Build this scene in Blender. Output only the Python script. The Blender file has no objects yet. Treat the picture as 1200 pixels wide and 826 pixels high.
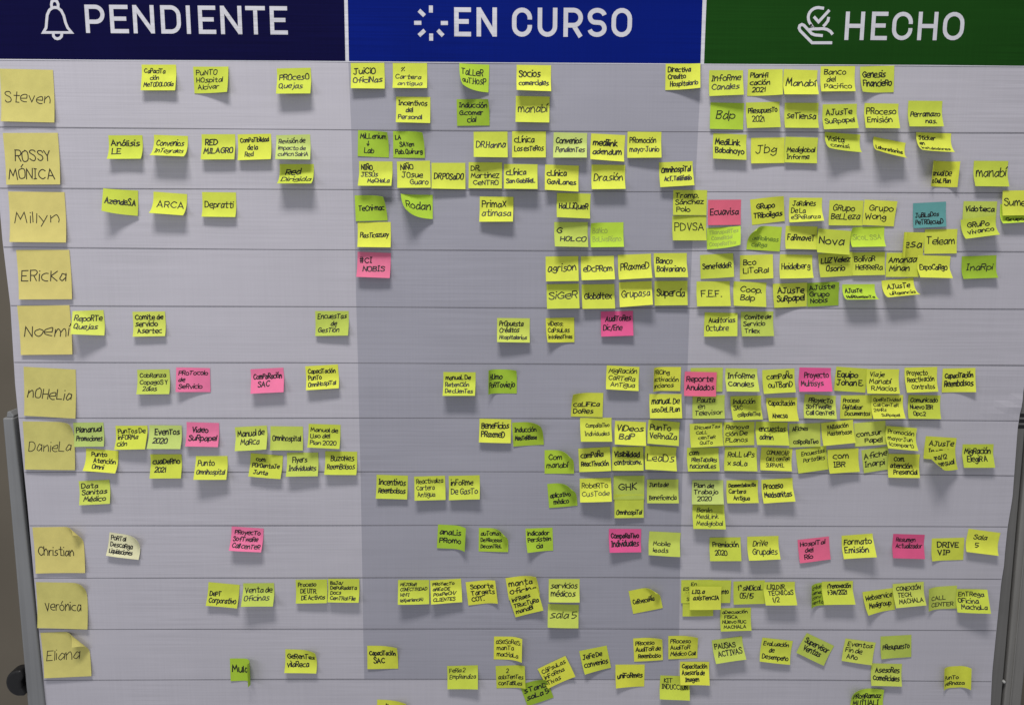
import bpy, math, random
import numpy as np
from mathutils import Matrix, Vector

# ------------------------------------------------------------------ camera, world, lamp, exposure
S = bpy.context.scene
COL = S.collection
CAM_LOC=(-0.02858, -1.32014, 1.53156)
CAM_AXES=[(0.99996, -0.0077, 0.004613), (-0.003357, 0.155922, 0.987764), (-0.008325, -0.987739, 0.15589)]
cd = bpy.data.cameras.new('camera')
cd.lens = 30.0
cd.sensor_width = 36.0
cd.clip_start = 0.05
cd.clip_end = 60
co = bpy.data.objects.new('camera', cd)
COL.objects.link(co)
m = Matrix.Identity(4)
for i, ax in enumerate(CAM_AXES):
    for j in range(3):
        m[j][i] = ax[j]
    m[i][3] = CAM_LOC[i]
co.matrix_world = m
S.camera = co

w = bpy.data.worlds.new('World')
S.world = w
w.use_nodes = True
w.node_tree.nodes['Background'].inputs['Color'].default_value = (0.93, 0.95, 1.0, 1)
w.node_tree.nodes['Background'].inputs['Strength'].default_value = 0.385
def area(name, loc, target, sx, sy, power, col):
    ld = bpy.data.lights.new(name, 'AREA')
    ld.shape = 'RECTANGLE'
    ld.size, ld.size_y, ld.energy, ld.color = sx, sy, power, col
    lo = bpy.data.objects.new(name, ld)
    COL.objects.link(lo)
    lo.location = loc
    lo.rotation_euler = (Vector(target) - Vector(loc)).to_track_quat('-Z', 'Y').to_euler()
area('side_fill', (-2.1, -1.9, 1.7), (-0.3, 0, 0.8), 1.3, 0.7, 13, (0.97, 0.97, 1.0))  # added fill that brightens the left and lower board, no fixture known there
area('ceiling_lamp', (-0.42, -1.6, 4.4), (-0.5, 0, 0.2), 1.2, 0.5, 120, (1.0, 0.97, 0.93))
S.view_settings.view_transform = 'Standard'
S.view_settings.look = 'None'
S.view_settings.exposure = 0
S.view_settings.gamma = 1

# ------------------------------------------------------------------ measured board geometry (metres, X right, Z up, sheet lies in Y = 0)
HB=[[-0.7767,1.7602],[-0.6259,1.7599],[-0.3485,1.7603],[-0.1209,1.7597],[0.1329,1.7597],[0.362,1.7596],[0.5919,1.7598],[0.7429,1.7594]]
ROW=[[[-0.6328,1.6616],[-0.3521,1.6608],[-0.1217,1.6606],[0.1352,1.6605],[0.3671,1.6607],[0.5997,1.6613]],[[-0.639,1.5723],[-0.3553,1.5724],[-0.1223,1.5728],[0.1373,1.5715],[0.3717,1.5721],[0.6068,1.5723]],[[-0.6453,1.483],[-0.3585,1.4816],[-0.1231,1.4821],[0.1394,1.4819],[0.3763,1.483],[0.6139,1.4832]],[[-0.6515,1.394],[-0.3617,1.3941],[-0.1238,1.3937],[0.1415,1.3936],[0.3809,1.3942],[0.621,1.3944]],[[-0.6577,1.3054],[-0.3648,1.3061],[-0.1244,1.3055],[0.1435,1.3053],[0.3854,1.3064],[0.6281,1.3058]],[[-0.6639,1.2165],[-0.368,1.2173],[-0.1251,1.218],[0.1456,1.2179],[0.39,1.2175],[0.6352,1.2165]],[[-0.6701,1.128],[-0.3712,1.1293],[-0.1258,1.1301],[0.1476,1.1307],[0.3945,1.129],[0.6423,1.1267]],[[-0.6763,1.0389],[-0.3744,1.0397],[-0.1265,1.0407],[0.1497,1.0415],[0.3991,1.0402],[0.6493,1.0397]],[[-0.6826,0.9497],[-0.3776,0.9506],[-0.1272,0.9515],[0.1518,0.9521],[0.4037,0.951],[0.6564,0.9501]],[[-0.6888,0.8607],[-0.3808,0.8615],[-0.1279,0.862],[0.1539,0.8622],[0.4083,0.8615],[0.6636,0.8602]],[[-0.6951,0.7709],[-0.384,0.7725],[-0.1286,0.7725],[0.156,0.772],[0.4129,0.772],[0.6708,0.7696]]]
LE=[[-0.7977,1.9134],[-0.7968,1.8428],[-0.7968,1.4896],[-0.7934,1.394],[-0.7966,1.2704],[-0.7938,1.0753],[-0.7936,0.9009],[-0.7924,0.7255],[-0.7896,0.61]]
RE=[[0.8071,1.9244],[0.8021,1.8531],[0.7952,1.4965],[0.7959,1.3028],[0.7919,1.2339],[0.7905,1.206],[0.7932,1.0928],[0.79,1.0394],[0.7897,0.9912],[0.7904,0.9766],[0.7884,0.947],[0.7884,0.8934],[0.7882,0.7887],[0.7912,0.7254],[0.7932,0.6088]]
CA=[[-0.2626,1.7596],[-0.2605,1.6613],[-0.2602,1.5729],[-0.2592,1.482],[-0.2592,1.3942],[-0.2589,1.3061],[-0.2591,1.2176],[-0.2589,1.1295],[-0.2594,1.0399],[-0.26,0.9508],[-0.2608,0.8616],[-0.2609,0.7725]]
CB=[[0.2633,1.7598],[0.2614,1.6609],[0.2603,1.5719],[0.2591,1.4825],[0.2588,1.394],[0.259,1.306],[0.2588,1.218],[0.2572,1.1301],[0.2581,1.0411],[0.2594,0.9517],[0.2612,0.862],[0.2629,0.7723]]
DV=[[[-0.2663,1.8462],[-0.2609,1.8463],[-0.2614,1.7601],[-0.2667,1.7601]],[[0.2606,1.8496],[0.2667,1.8497],[0.2665,1.7593],[0.2612,1.7593]]]
LET=[[['P',-0.6469,1.797,-0.6182,1.8367],['E',-0.6107,1.7969,-0.5838,1.8367],['N',-0.5769,1.7969,-0.5457,1.8366],['D',-0.5363,1.7968,-0.5069,1.8366],['I',-0.4994,1.7966,-0.4921,1.8364],['E',-0.4812,1.7967,-0.4556,1.8364],['N',-0.4487,1.7966,-0.4174,1.8364],['T',-0.4117,1.7965,-0.3829,1.8363],['E',-0.376,1.7965,-0.3503,1.8363]],[['E',-0.105,1.7955,-0.0802,1.8364],['N',-0.072,1.7956,-0.042,1.8365],['C',-0.0197,1.7957,0.0099,1.8366],['U',0.0181,1.7958,0.0471,1.8367],['R',0.0563,1.7959,0.0849,1.8368],['S',0.0918,1.796,0.1202,1.8369],['O',0.1272,1.7961,0.1575,1.837]],[['H',0.4736,1.794,0.5022,1.8341],['E',0.5124,1.7941,0.5367,1.8342],['C',0.5435,1.7942,0.5738,1.8343],['H',0.5818,1.7944,0.611,1.8345],['O',0.619,1.7945,0.6505,1.8346]]]
BELL=[[[-0.7097,1.7973],[-0.7051,1.804],[-0.7033,1.8148],[-0.702,1.822],[-0.6984,1.8286],[-0.6938,1.8318],[-0.69,1.8325],[-0.6857,1.8319],[-0.681,1.8281],[-0.6778,1.8209],[-0.6761,1.8114],[-0.6735,1.8042],[-0.6681,1.7975],[-0.7097,1.7973]],[[-0.6944,1.832],[-0.6948,1.8363],[-0.6938,1.8405],[-0.6899,1.8424],[-0.6863,1.8409],[-0.6848,1.837],[-0.6854,1.8321]],[[-0.6952,1.7963],[-0.6951,1.7921],[-0.6928,1.7894],[-0.6896,1.7885],[-0.686,1.7895],[-0.6834,1.7921],[-0.6826,1.7963]]]
SPIN=[[[-0.1391,1.8387],[-0.1392,1.8288]],[[-0.1567,1.8319],[-0.1486,1.8243]],[[-0.164,1.8142],[-0.1534,1.8143]],[[-0.1572,1.7963],[-0.1485,1.8039]],[[-0.1391,1.7993],[-0.1392,1.7892]],[[-0.1293,1.8042],[-0.1215,1.7963]],[[-0.1247,1.8142],[-0.1143,1.8143]]]
HAND=[[[0.4407,1.8385],[0.4366,1.8389],[0.4328,1.8395],[0.429,1.8391],[0.4255,1.8379],[0.4225,1.8358],[0.4201,1.833],[0.4186,1.8298],[0.4181,1.8262],[0.4186,1.8225],[0.42,1.8191],[0.4222,1.816],[0.4252,1.8136],[0.4238,1.8147]],[[0.4484,1.8263],[0.4475,1.8208],[0.444,1.816],[0.441,1.813]],[[0.4263,1.8267],[0.4337,1.8193],[0.4488,1.8361]],[[0.4558,1.7899],[0.4259,1.7897],[0.4072,1.8067],[0.4053,1.8103],[0.4061,1.8139],[0.4092,1.8155],[0.4124,1.8143],[0.4245,1.8026],[0.4297,1.8008],[0.4412,1.7999]],[[0.4198,1.8081],[0.4267,1.8095],[0.433,1.8094],[0.4412,1.8099],[0.447,1.8088],[0.4522,1.806],[0.4559,1.8018]]]
POSTL=[[-0.8188,1.2169],[-0.7994,1.2169],[-0.789,0.7255],[-0.8202,0.7255]]
POSTL2=[[-0.812,1.2252],[-0.7997,1.2211]]
GAPL=[[-0.7978,1.2197],[-0.7961,0.7255]]
FR=[[0.8025,1.3021],[0.8103,0.7229]]
GR=[[0.8079,1.3021],[0.8147,0.7229]]
PR=[[0.8432,1.3023],[0.8436,0.7229]]
RIB=[[0.7911,1.2283],[0.7938,1.2005]]
KNOB=[[-0.8348,0.77]]
SCREW=[[0.8107,0.7672]]

# ------------------------------------------------------------------ materials
def mat(name, rough=0.6, spec=0.3):
    mm = bpy.data.materials.new(name)
    mm.use_nodes = True
    b = mm.node_tree.nodes['Principled BSDF']
    b.inputs['Roughness'].default_value = rough
    b.inputs['Specular IOR Level'].default_value = spec
    return mm, mm.node_tree, b
def N(nt, typ, **kw):
    n = nt.nodes.new(typ)
    for k, v in kw.items():
        if k in ('operation', 'blend_type', 'data_type', 'noise_dimensions'):
            setattr(n, k, v)
    return n
def coords(nt, scale):
    tc = N(nt, 'ShaderNodeTexCoord')
    mp = N(nt, 'ShaderNodeMapping')
    mp.inputs['Scale'].default_value = scale
    nt.links.new(tc.outputs['Object'], mp.inputs['Vector'])
    return mp.outputs['Vector']
def noise(nt, vec, scale, detail=2):
    n = N(nt, 'ShaderNodeTexNoise')
    n.inputs['Scale'].default_value = scale
    n.inputs['Detail'].default_value = detail
    nt.links.new(vec, n.inputs['Vector'])
    return n.outputs['Fac']
def ramp(nt, fac, lo, hi, a, b):
    r = N(nt, 'ShaderNodeMapRange')
    r.inputs['From Min'].default_value = lo
    r.inputs['From Max'].default_value = hi
    r.inputs['To Min'].default_value = a
    r.inputs['To Max'].default_value = b
    nt.links.new(fac, r.inputs['Value'])
    return r.outputs['Result']
def mathn(nt, op, a, b):
    n = N(nt, 'ShaderNodeMath', operation=op)
    for i, v in enumerate((a, b)):
        if isinstance(v, (int, float)):
            n.inputs[i].default_value = v
        else:
            nt.links.new(v, n.inputs[i])
    return n.outputs[0]
def scalecol(nt, col, fac):
    n = N(nt, 'ShaderNodeVectorMath', operation='SCALE')
    n.inputs[0].default_value = col
    nt.links.new(fac, n.inputs['Scale'])
    return n.outputs[0]
def vinyl(name, col, rough=0.5, amp=0.055, spec=0.3):
    """printed woven vinyl: long fine horizontal threads of uneven strength, faint vertical ones, slow blotches"""
    mm, nt, b = mat(name, rough, spec)
    th = noise(nt, coords(nt, (6, 1, 380)), 1.0, 2)
    th2 = noise(nt, coords(nt, (1.2, 1, 120)), 1.0, 2)
    vt = noise(nt, coords(nt, (420, 1, 6)), 1.0, 2)
    bl = noise(nt, coords(nt, (5, 1, 7)), 1.0, 3)
    vs = noise(nt, coords(nt, (3, 1, 4)), 1.0, 2)
    gate = ramp(nt, vs, 0.38, 0.62, 0.10, 1.15)
    v = mathn(nt, 'MULTIPLY', ramp(nt, th, 0.36, 0.64, -amp, amp * .8), gate)
    v = mathn(nt, 'ADD', v, ramp(nt, th2, 0.35, 0.65, -amp * .25, amp * .25))
    v = mathn(nt, 'ADD', v, ramp(nt, vt, 0.3, 0.7, -amp * .35, amp * .35))
    v = mathn(nt, 'ADD', v, ramp(nt, bl, 0.3, 0.7, -amp * .6, amp * .6))
    nt.links.new(scalecol(nt, col, mathn(nt, 'ADD', v, 1.0)), b.inputs['Base Color'])
    bp = N(nt, 'ShaderNodeBump')
    bp.inputs['Strength'].default_value = 0.14
    bp.inputs['Distance'].default_value = 0.0006
    nt.links.new(th, bp.inputs['Height'])
    big = noise(nt, coords(nt, (7, 1, 9)), 1.0, 2)
    b2 = N(nt, 'ShaderNodeBump')
    b2.inputs['Strength'].default_value = 0.28
    b2.inputs['Distance'].default_value = 0.006
    nt.links.new(big, b2.inputs['Height'])
    nt.links.new(bp.outputs['Normal'], b2.inputs['Normal'])
    nt.links.new(b2.outputs['Normal'], b.inputs['Normal'])
    return mm
M_SHEET = vinyl('sheet_grey', (0.42, 0.407, 0.456))
M_TINT = vinyl('sheet_blue_grey', (0.30, 0.297, 0.348))
M_WHITE = vinyl('sheet_white', (0.52, 0.52, 0.57), amp=0.13)
M_LINE = vinyl('ruled_line', (0.165, 0.16, 0.185), amp=0.15)
M_NAVY = vinyl('navy_print', (0.0028, 0.0026, 0.034), 0.75, 0.12, 0.05)
M_BLUE = vinyl('blue_print', (0.001, 0.0085, 0.145), 0.75, 0.10, 0.05)
M_GREEN = vinyl('green_print', (0.008, 0.047, 0.0055), 0.75, 0.12, 0.05)

def paper(name, col):
    mm, nt, b = mat(name, 0.75, 0.15)
    oi = N(nt, 'ShaderNodeObjectInfo')
    fib = noise(nt, coords(nt, (1, 1, 1)), 900, 3)
    blo = noise(nt, coords(nt, (1, 1, 1)), 45, 2)
    v = mathn(nt, 'ADD', ramp(nt, fib, 0.3, 0.7, -.03, .03), ramp(nt, blo, 0.3, 0.7, -.05, .05))
    v = mathn(nt, 'ADD', v, ramp(nt, oi.outputs['Random'], 0, 1, 0.93, 1.12))
    hs = N(nt, 'ShaderNodeHueSaturation')
    nt.links.new(scalecol(nt, col, v), hs.inputs['Color'])
    nt.links.new(ramp(nt, oi.outputs['Random'], 0, 1, 0.508, 0.492), hs.inputs['Hue'])
    nt.links.new(hs.outputs['Color'], b.inputs['Base Color'])
    tr = N(nt, 'ShaderNodeBsdfTranslucent')
    nt.links.new(hs.outputs['Color'], tr.inputs['Color'])
    mx = N(nt, 'ShaderNodeMixShader')
    mx.inputs['Fac'].default_value = 0.22
    nt.links.new(b.outputs[0], mx.inputs[1])
    nt.links.new(tr.outputs[0], mx.inputs[2])
    nt.links.new(mx.outputs[0], nt.nodes['Material Output'].inputs['Surface'])
    bp = N(nt, 'ShaderNodeBump')
    bp.inputs['Strength'].default_value = 0.30
    bp.inputs['Distance'].default_value = 0.0012
    nt.links.new(blo, bp.inputs['Height'])
    nt.links.new(bp.outputs['Normal'], b.inputs['Normal'])
    nt.links.new(bp.outputs['Normal'], tr.inputs['Normal'])
    return mm
PAPER = {
    'Y': paper('paper_yellow', (0.64, 0.71, 0.085)),
    'W': paper('paper_deep_yellow', (0.67, 0.715, 0.078)),
    'O': paper('paper_olive', (0.58, 0.67, 0.12)),
    'L': paper('paper_pale_green', (0.55, 0.66, 0.19)),
    'G': paper('paper_green', (0.45, 0.64, 0.055)),
    'D': paper('paper_dark_green', (0.38, 0.54, 0.045)),
    'B': paper('paper_lime', (0.52, 0.72, 0.065)),
    'P': paper('paper_pink', (0.80, 0.20, 0.36)),
    'M': paper('paper_magenta', (0.72, 0.11, 0.27)),
    'R': paper('paper_coral', (0.80, 0.16, 0.27)),
    'T': paper('paper_teal', (0.13, 0.36, 0.36)),
    'C': paper('paper_cream', (0.78, 0.76, 0.50)),
    'N': paper('paper_name_yellow', (0.67, 0.60, 0.20)),
}
def ink(name, col):
    mm, nt, b = mat(name, 0.55, 0.25)
    b.inputs['Base Color'].default_value = (*col, 1)
    return mm
M_INK = ink('marker_ink', (0.012, 0.012, 0.014))
M_BROWN = ink('marker_ink_thin', (0.02, 0.014, 0.010))
M_FADED = {'B': ink('faded_ink_lime', (0.27, 0.36, 0.06)), 'G': ink('faded_ink_green', (0.13, 0.21, 0.03))}
def metal(name, col, rough=0.5, spec=0.4):
    mm, nt, b = mat(name, rough, spec)
    g = noise(nt, coords(nt, (260, 260, 3)), 1.0, 2)
    d = noise(nt, coords(nt, (8, 8, 8)), 1.0, 4)
    v = mathn(nt, 'ADD', ramp(nt, g, 0.3, 0.7, 0.94, 1.06), ramp(nt, d, 0.3, 0.7, -.08, .08))
    nt.links.new(scalecol(nt, col, v), b.inputs['Base Color'])
    return mm
M_POST = metal('post_grey', (0.17, 0.174, 0.18))
M_POSTR = metal('post_warm_grey', (0.175, 0.17, 0.162))
M_EDGE = metal('edge_strip_grey', (0.125, 0.122, 0.118))
M_BLACK = metal('black_plastic', (0.008, 0.008, 0.009), 0.45, 0.35)
M_STEEL = metal('screw_steel', (0.35, 0.35, 0.34), 0.35, 0.5)
def wallmat():
    mm, nt, b = mat('wall_paint', 0.8, 0.1)
    d = noise(nt, coords(nt, (1, 1, 1)), 2.5, 4)
    nt.links.new(scalecol(nt, (0.135, 0.118, 0.094), ramp(nt, d, 0.3, 0.7, 0.88, 1.12)), b.inputs['Base Color'])
    return mm
M_WALL = wallmat()

# ------------------------------------------------------------------ mesh helpers
class MB:
    def __init__(s):
        s.v, s.f, s.mi = [], [], []
    def quad(s, a, b, c, d, mi=0):
        n = len(s.v)
        s.v += [tuple(a), tuple(b), tuple(c), tuple(d)]
        s.f.append((n, n + 1, n + 2, n + 3)); s.mi.append(mi)
    def grid(s, P, mi=0, flip=False):
        """P: array (nv, nu, 3)"""
        nv, nu = P.shape[:2]
        o = len(s.v)
        s.v += [tuple(q) for q in P.reshape(-1, 3)]
        for j in range(nv - 1):
            for i in range(nu - 1):
                a = o + j * nu + i
                q = (a, a + nu, a + nu + 1, a + 1)
                s.f.append(q[::-1] if flip else q); s.mi.append(mi if isinstance(mi, int) else mi(i, j))
        return o
    def box(s, x0, x1, y0, y1, z0, z1, mi=0):
        s.prism([(x0, z0), (x1, z0), (x1, z1), (x0, z1)], y0, y1, mi)
    def prism(s, poly, y0, y1, mi=0):
        """polygon in XZ (counter-clockwise seen from the viewer), front at y0 (near), back at y1"""
        n, k = len(s.v), len(poly)
        s.v += [(x, y0, z) for x, z in poly] + [(x, y1, z) for x, z in poly]
        s.f.append(tuple(range(n, n + k))); s.mi.append(mi)
        s.f.append(tuple(range(n + 2 * k - 1, n + k - 1, -1))); s.mi.append(mi)
        for i in range(k):
            j = (i + 1) % k
            s.f.append((n + i, n + k + i, n + k + j, n + j)); s.mi.append(mi)
    def build(s, name, mats, parent=None, loc=None, smooth=False, bevel=0):
        me = bpy.data.meshes.new(name)
        v = np.array(s.v, dtype=float)
        if loc is not None:
            v = v - np.array(loc)
        me.from_pydata([tuple(q) for q in v], [], s.f)
        for mm in mats:
            me.materials.append(mm)
        me.polygons.foreach_set('material_index', s.mi)
        if smooth:
            me.polygons.foreach_set('use_smooth', [True] * len(s.f))
        me.update()
        o = bpy.data.objects.new(name, me)
        COL.objects.link(o)
        if loc is not None:
            o.location = loc
        if parent:
            o.parent = parent
        if bevel:
            bv = o.modifiers.new('bevel', 'BEVEL')
            bv.width = bevel; bv.segments = 3; bv.limit_method = 'ANGLE'
        return o
def ribbon(pts, half, cap=True):
    """centre line (n,2) -> left and right border points"""
    P = np.array(pts, float)
    keep = [0] + [i for i in range(1, len(P)) if np.linalg.norm(P[i] - P[i - 1]) > 1e-7]
    P = P[keep]
    if len(P) < 2:
        P = np.array([P[0] - (half * 1.25, 0), P[0] + (half * 1.25, 0)])
        cap = False
    d = np.diff(P, axis=0)
    d /= np.linalg.norm(d, axis=1)[:, None]
    closed = np.linalg.norm(P[0] - P[-1]) < 1e-6
    t0 = np.vstack([d[-1] if closed else d[0], d]); t1 = np.vstack([d, d[0] if closed else d[-1]])
    t = t0 + t1
    t /= np.maximum(np.linalg.norm(t, axis=1), 1e-6)[:, None]
    nrm = np.stack([-t[:, 1], t[:, 0]], 1)
    c = np.clip((t * t1).sum(1), 0.5, 1)
    if cap and not closed:
        P = P.copy(); P[0] -= d[0] * half * .7; P[-1] += d[-1] * half * .7
    k = (half / c)[:, None]
    return P + nrm * k, P - nrm * k

# ------------------------------------------------------------------ handwriting: single stroke letters, baseline y = 2, x height 6, capitals 8
GL = {
'a':'~45 26 15 03 12 22 44;-46 42','b':'-08 02;~05 26 45 43 22 02','c':'~46 26 05 03 22 42','d':'-48 42;~45 26 15 03 12 22 44',
'e':'-04 44;~44 46 26 05 03 22 42','f':'~48 38 27 25 22;-05 45','g':'~45 26 15 04 13 23 44;~46 43 41 20 01','h':'-08 02;~04 26 36 44 42',
'i':'-06 02;-08','j':'~26 22 11 00;-28','k':'-08 02;-36 04 42','l':'-08 02','m':'-06 02;~04 16 26 34 32;~34 46 56 64 62',
'n':'-06 02;~04 26 36 44 42','o':'~26 05 03 22 43 45 26','p':'-06 00;~05 26 45 43 22 03','q':'-46 40;~45 26 05 03 22 44',
'r':'-06 02;~04 16 36','s':'~46 26 15 24 34 43 22 02','t':'-28 22 42;-06 46','u':'~06 03 12 22 44;-46 42','v':'-06 22 46',
'w':'-06 12 36 52 66','x':'-06 42;-46 02','y':'-06 23;-46 10','z':'-06 46 02 42',
'A':'-02 28 52;-14 44','B':'-08 02;~08 38 47 36 05;~05 35 44 43 32 02','C':'~57 38 17 05 13 32 53','D':'-08 02;~08 28 47 55 43 22 02',
'E':'-48 08 02 42;-05 35','F':'-48 08 02;-05 35','G':'~57 38 17 05 13 32 53 54;-35 55','H':'-08 02;-48 42;-05 45','I':'-18 12;-08 28;-02 22',
'J':'~38 33 22 12 03;-18 58','K':'-08 02;-48 05 42','L':'-08 02 42','M':'-02 18 34 58 62','N':'-02 08 42 48','O':'~28 07 03 22 43 47 28',
'P':'-08 02;~08 38 47 46 35 05','Q':'~28 07 03 22 43 47 28;-33 51','R':'-08 02;~08 38 47 46 35 05;-25 42','S':'~47 38 18 07 16 35 44 43 32 12 03',
'T':'-08 58;-28 22','U':'~08 03 12 32 43 48','V':'-08 22 48','W':'-08 12 36 52 68','X':'-08 42;-48 02','Y':'-08 25 48;-25 22','Z':'-08 48 02 42',
'0':'~28 07 03 22 43 47 28','1':'-06 18 12','2':'~07 18 38 46 02;-02 42','3':'~08 38 46 25;~25 44 43 22 02','4':'-28 04 44;-37 32',
'5':'-48 08 05;~05 35 44 33 22 02','6':'~38 16 03 22 43 34 04','7':'-08 48 12','8':'~25 07 28 47 25 03 22 43 25','9':'~45 15 07 28 47 42',
'.':'-02','/':'-01 38',':':'-05;-02','-':'-05 25','(':'~18 06 04 12','\u2193':'-28 22;-04 22 44',')':'~08 16 14 02','#':'-18 12;-38 32;-06 46;-04 44',
'%':'-02 48;~17 06 17;-43','\u00aa':'~38 17 18 38 36',
}
ACC = {'\u00e1':'a','\u00e9':'e','\u00ed':'i','\u00f3':'o','\u00fa':'u','\u00c1':'A','\u00c9':'E','\u00cd':'I','\u00d3':'O','\u00da':'U','\u00f1':'n','\u00d1':'N'}
def catmull(P, n=4):
    P = np.array(P, float)
    if len(P) < 3:
        return P
    cl = np.allclose(P[0], P[-1])
    Q = np.vstack([P[-2] if cl else 2 * P[0] - P[1], P, P[1] if cl else 2 * P[-1] - P[-2]])
    out = []
    for i in range(1, len(Q) - 2):
        a, b, c, d = Q[i - 1:i + 3]
        for s in np.linspace(0, 1, n, endpoint=False):
            out.append(.5 * (2 * b + (c - a) * s + (2 * a - 5 * b + 4 * c - d) * s * s + (3 * b - a - 3 * c + d) * s ** 3))
    out.append(Q[-2])
    return np.array(out)
def glyph(ch, R, loose=.2):
    base = ACC.get(ch, ch)
    st, wid = [], 0
    for tok in GL[base].split(';'):
        if ch in '\u00ed' and tok == '-08':
            continue
        pts = np.array([(int(q[0]), int(q[1])) for q in tok[1:].split()], float)
        wid = max(wid, pts[:, 0].max())
        closed = len(pts) > 2 and np.allclose(pts[0], pts[-1])
        j = np.array([[R.uniform(-loose, loose), R.uniform(-loose, loose)] for _ in pts])
        if closed:
            j[-1] = j[0] + (R.uniform(-.3, .3), R.uniform(0, .4))
        pts = pts + j
        st.append(catmull(pts) if tok[0] == '~' else pts)
    if base != ch:
        top = 7.2 if ch.islower() else 9.1
        if ch in '\u00f1\u00d1':
            st.append(catmull([(.4, top), (1.4, top + .6), (2.6, top), (3.6, top + .6)]))
        else:
            st.append(np.array([(wid * .5 - .3, top), (wid * .5 + 1.2, top + 1.5)]))
    return st, wid
def layout(text, w, h, R, big, bends=()):
    """lines of handwriting -> strokes in note coordinates (x from -w/2, y from 0 at the top edge down to -h)"""
    lines = text.split(',')
    n = len(lines)
    hs = 1.0 if big else R.uniform(.86, 1.0)          # each note in its own hand: size, slant, looseness, roundness
    slant = R.choice([-.02, .03, .06, .10, .18])
    loose = R.uniform(.14, .27)
    xh = R.uniform(.95, 1.10)
    if not big and R.random() < .45:                  # a hand that does not mix capitals into its words
        def plain(wd):
            if sum(c.islower() for c in wd) < 2:
                return wd
            return wd[:1] + ''.join(c.lower() if c in 'RTLBPDFGNSHEC' else c for c in wd[1:])
        lines = [' '.join(plain(wd) for wd in ln.split(' ')) for ln in lines]
    if big:
        cap = .0155 if n == 1 else .0150
        pitch, y0 = .0265, -h * (.62 if n == 1 else .54)
    else:
        if n == 2 and not lines[0]:
            lines, n = lines[1:], 1
        pitch = {1: .36, 2: .345, 3: .275, 4: .215}[n] * h
        cap = {1: .30 if len(lines[0]) < 8 else .25, 2: .225, 3: .185, 4: .14}[n] * h
        y0 = -{1: .60, 2: .405, 3: .305, 4: .245}[n] * h
    cap *= hs
    u = cap / 6
    meas = []
    for ln in lines:
        t = ln.lstrip(' ')
        wd = 0
        for ch in t:
            wd += 2.0 if ch == ' ' else (glyph(ch, random.Random(1))[1] + 1.5)
        meas.append((len(ln) - len(t), t, max(wd - 1.5, .1)))
    out = []
    mx = .85 if not big else .84
    curl = max([a for nx, ny, fr, a, zn in bends if nx > .5 and ny >= 0] + [0])
    if curl >= 60:
        mx = .70
    if any(a >= 100 and ny == 0 and nx > .5 for nx, ny, fr, a, zn in bends):
        mx = .52
    for k, (ind, t, wd) in enumerate(meas):
        if not t:
            continue
        room = w * mx - ind * w * .035
        sx = room / (wd * u)
        sy = 1.0
        longest = max(q[2] + q[0] * .035 * w / u for q in meas)
        sxx = min(w * mx / (longest * u), 1.18 if big else 1.02)
        sx = min(sx, sxx * R.uniform(.97, 1.05) if sxx > .62 else max(sxx, min(sx, .72)))
        if sx < .62:
            sy = max(.78, .55 + sx * .55)
        x = -w / 2 + w * .075 + ind * w * .035
        if big and curl < 100:
            x = -wd * u * sx / 2 + R.uniform(-.002, .002)
        elif sx >= 1.05 and ind == 0:
            x += R.uniform(0, .10) * (room - wd * u * sx)
        yb = y0 - k * pitch
        sl = math.tan(math.radians(R.uniform(-1.5, 2.2)))
        x0 = x
        for ch in t:
            if ch == ' ':
                x += 2.0 * u * sx
                continue
            st, wid = glyph(ch, R, loose)
            k1 = R.uniform(.92, 1.08) * (xh if ch.islower() else 1); dy = R.uniform(-.32, .32) * u; sk = slant + R.uniform(-.06, .06)
            for s in st:
                q = np.empty_like(s)
                q[:, 0] = x + (s[:, 0] + (s[:, 1] - 2) * sk) * u * sx
                q[:, 1] = yb + (s[:, 1] - 2) * u * sy * k1 + dy + (x - x0) * sl
                out.append(q)
            x += (wid + 1.5) * u * sx
        if t.endswith('AcTivos') or t.startswith('ActuaLiz'):
            out.append(np.array([(x - w * .42, yb - .0022), (x - w * .06, yb - .0018)]))
    return out

# ------------------------------------------------------------------ sticky notes
def bend(X, Y, w, h, bends):
    """paper rolled on cylinders: beyond a straight start line it leaves the board along an arc"""
    dx = 0 * X; dy = 0 * X; dz = 0 * X
    for nx, ny, fr, ang, zone in bends:
        e = [a * nx + b * ny for a in (-w / 2, w / 2) for b in (0, -h)]
        d0 = max(e) - fr * (max(e) - min(e))
        a = max(math.radians(ang), 1e-4)
        ln = (max(e) - d0) * zone
        r = ln / a
        d = np.maximum(X * nx + Y * ny - d0, 0)
        da = np.minimum(d, ln); st = d - da
        mth = r * np.sin(da / r) + st * math.cos(a) - d
        dx = dx + nx * mth; dy = dy + ny * mth; dz = dz + r * (1 - np.cos(da / r)) + st * math.sin(a)
    return np.stack([X + dx, Y + dy, dz], -1)
def place(X, Y, off, w, h, bends, rot, lay, wav):
    X = np.asarray(X, float); Y = np.asarray(Y, float)
    def f(a, b):
        P = bend(a, b, w, h, bends)
        P[..., 2] += wav[0] * (1 + np.sin(a / w * 3.1 + wav[1])) * np.clip(-b / h, 0, 1) ** 1.5
        return P
    e = 1e-5
    P = f(X, Y)
    nr = np.cross(f(X + e, Y) - P, f(X, Y + e) - P)
    nr /= np.maximum(np.linalg.norm(nr, axis=-1), 1e-12)[..., None]
    P = P + nr * off
    c, s = math.cos(rot), math.sin(rot)
    return np.stack([P[..., 0] * c - P[..., 1] * s, -(P[..., 2] + lay), P[..., 0] * s + P[..., 1] * c], -1)
GROUPNAME = {'N': 'large yellow name notes down the left edge of the board'}
KINDNAME = {'P': 'pink', 'M': 'pink', 'R': 'pink', 'T': 'teal', 'C': 'cream'}
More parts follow.
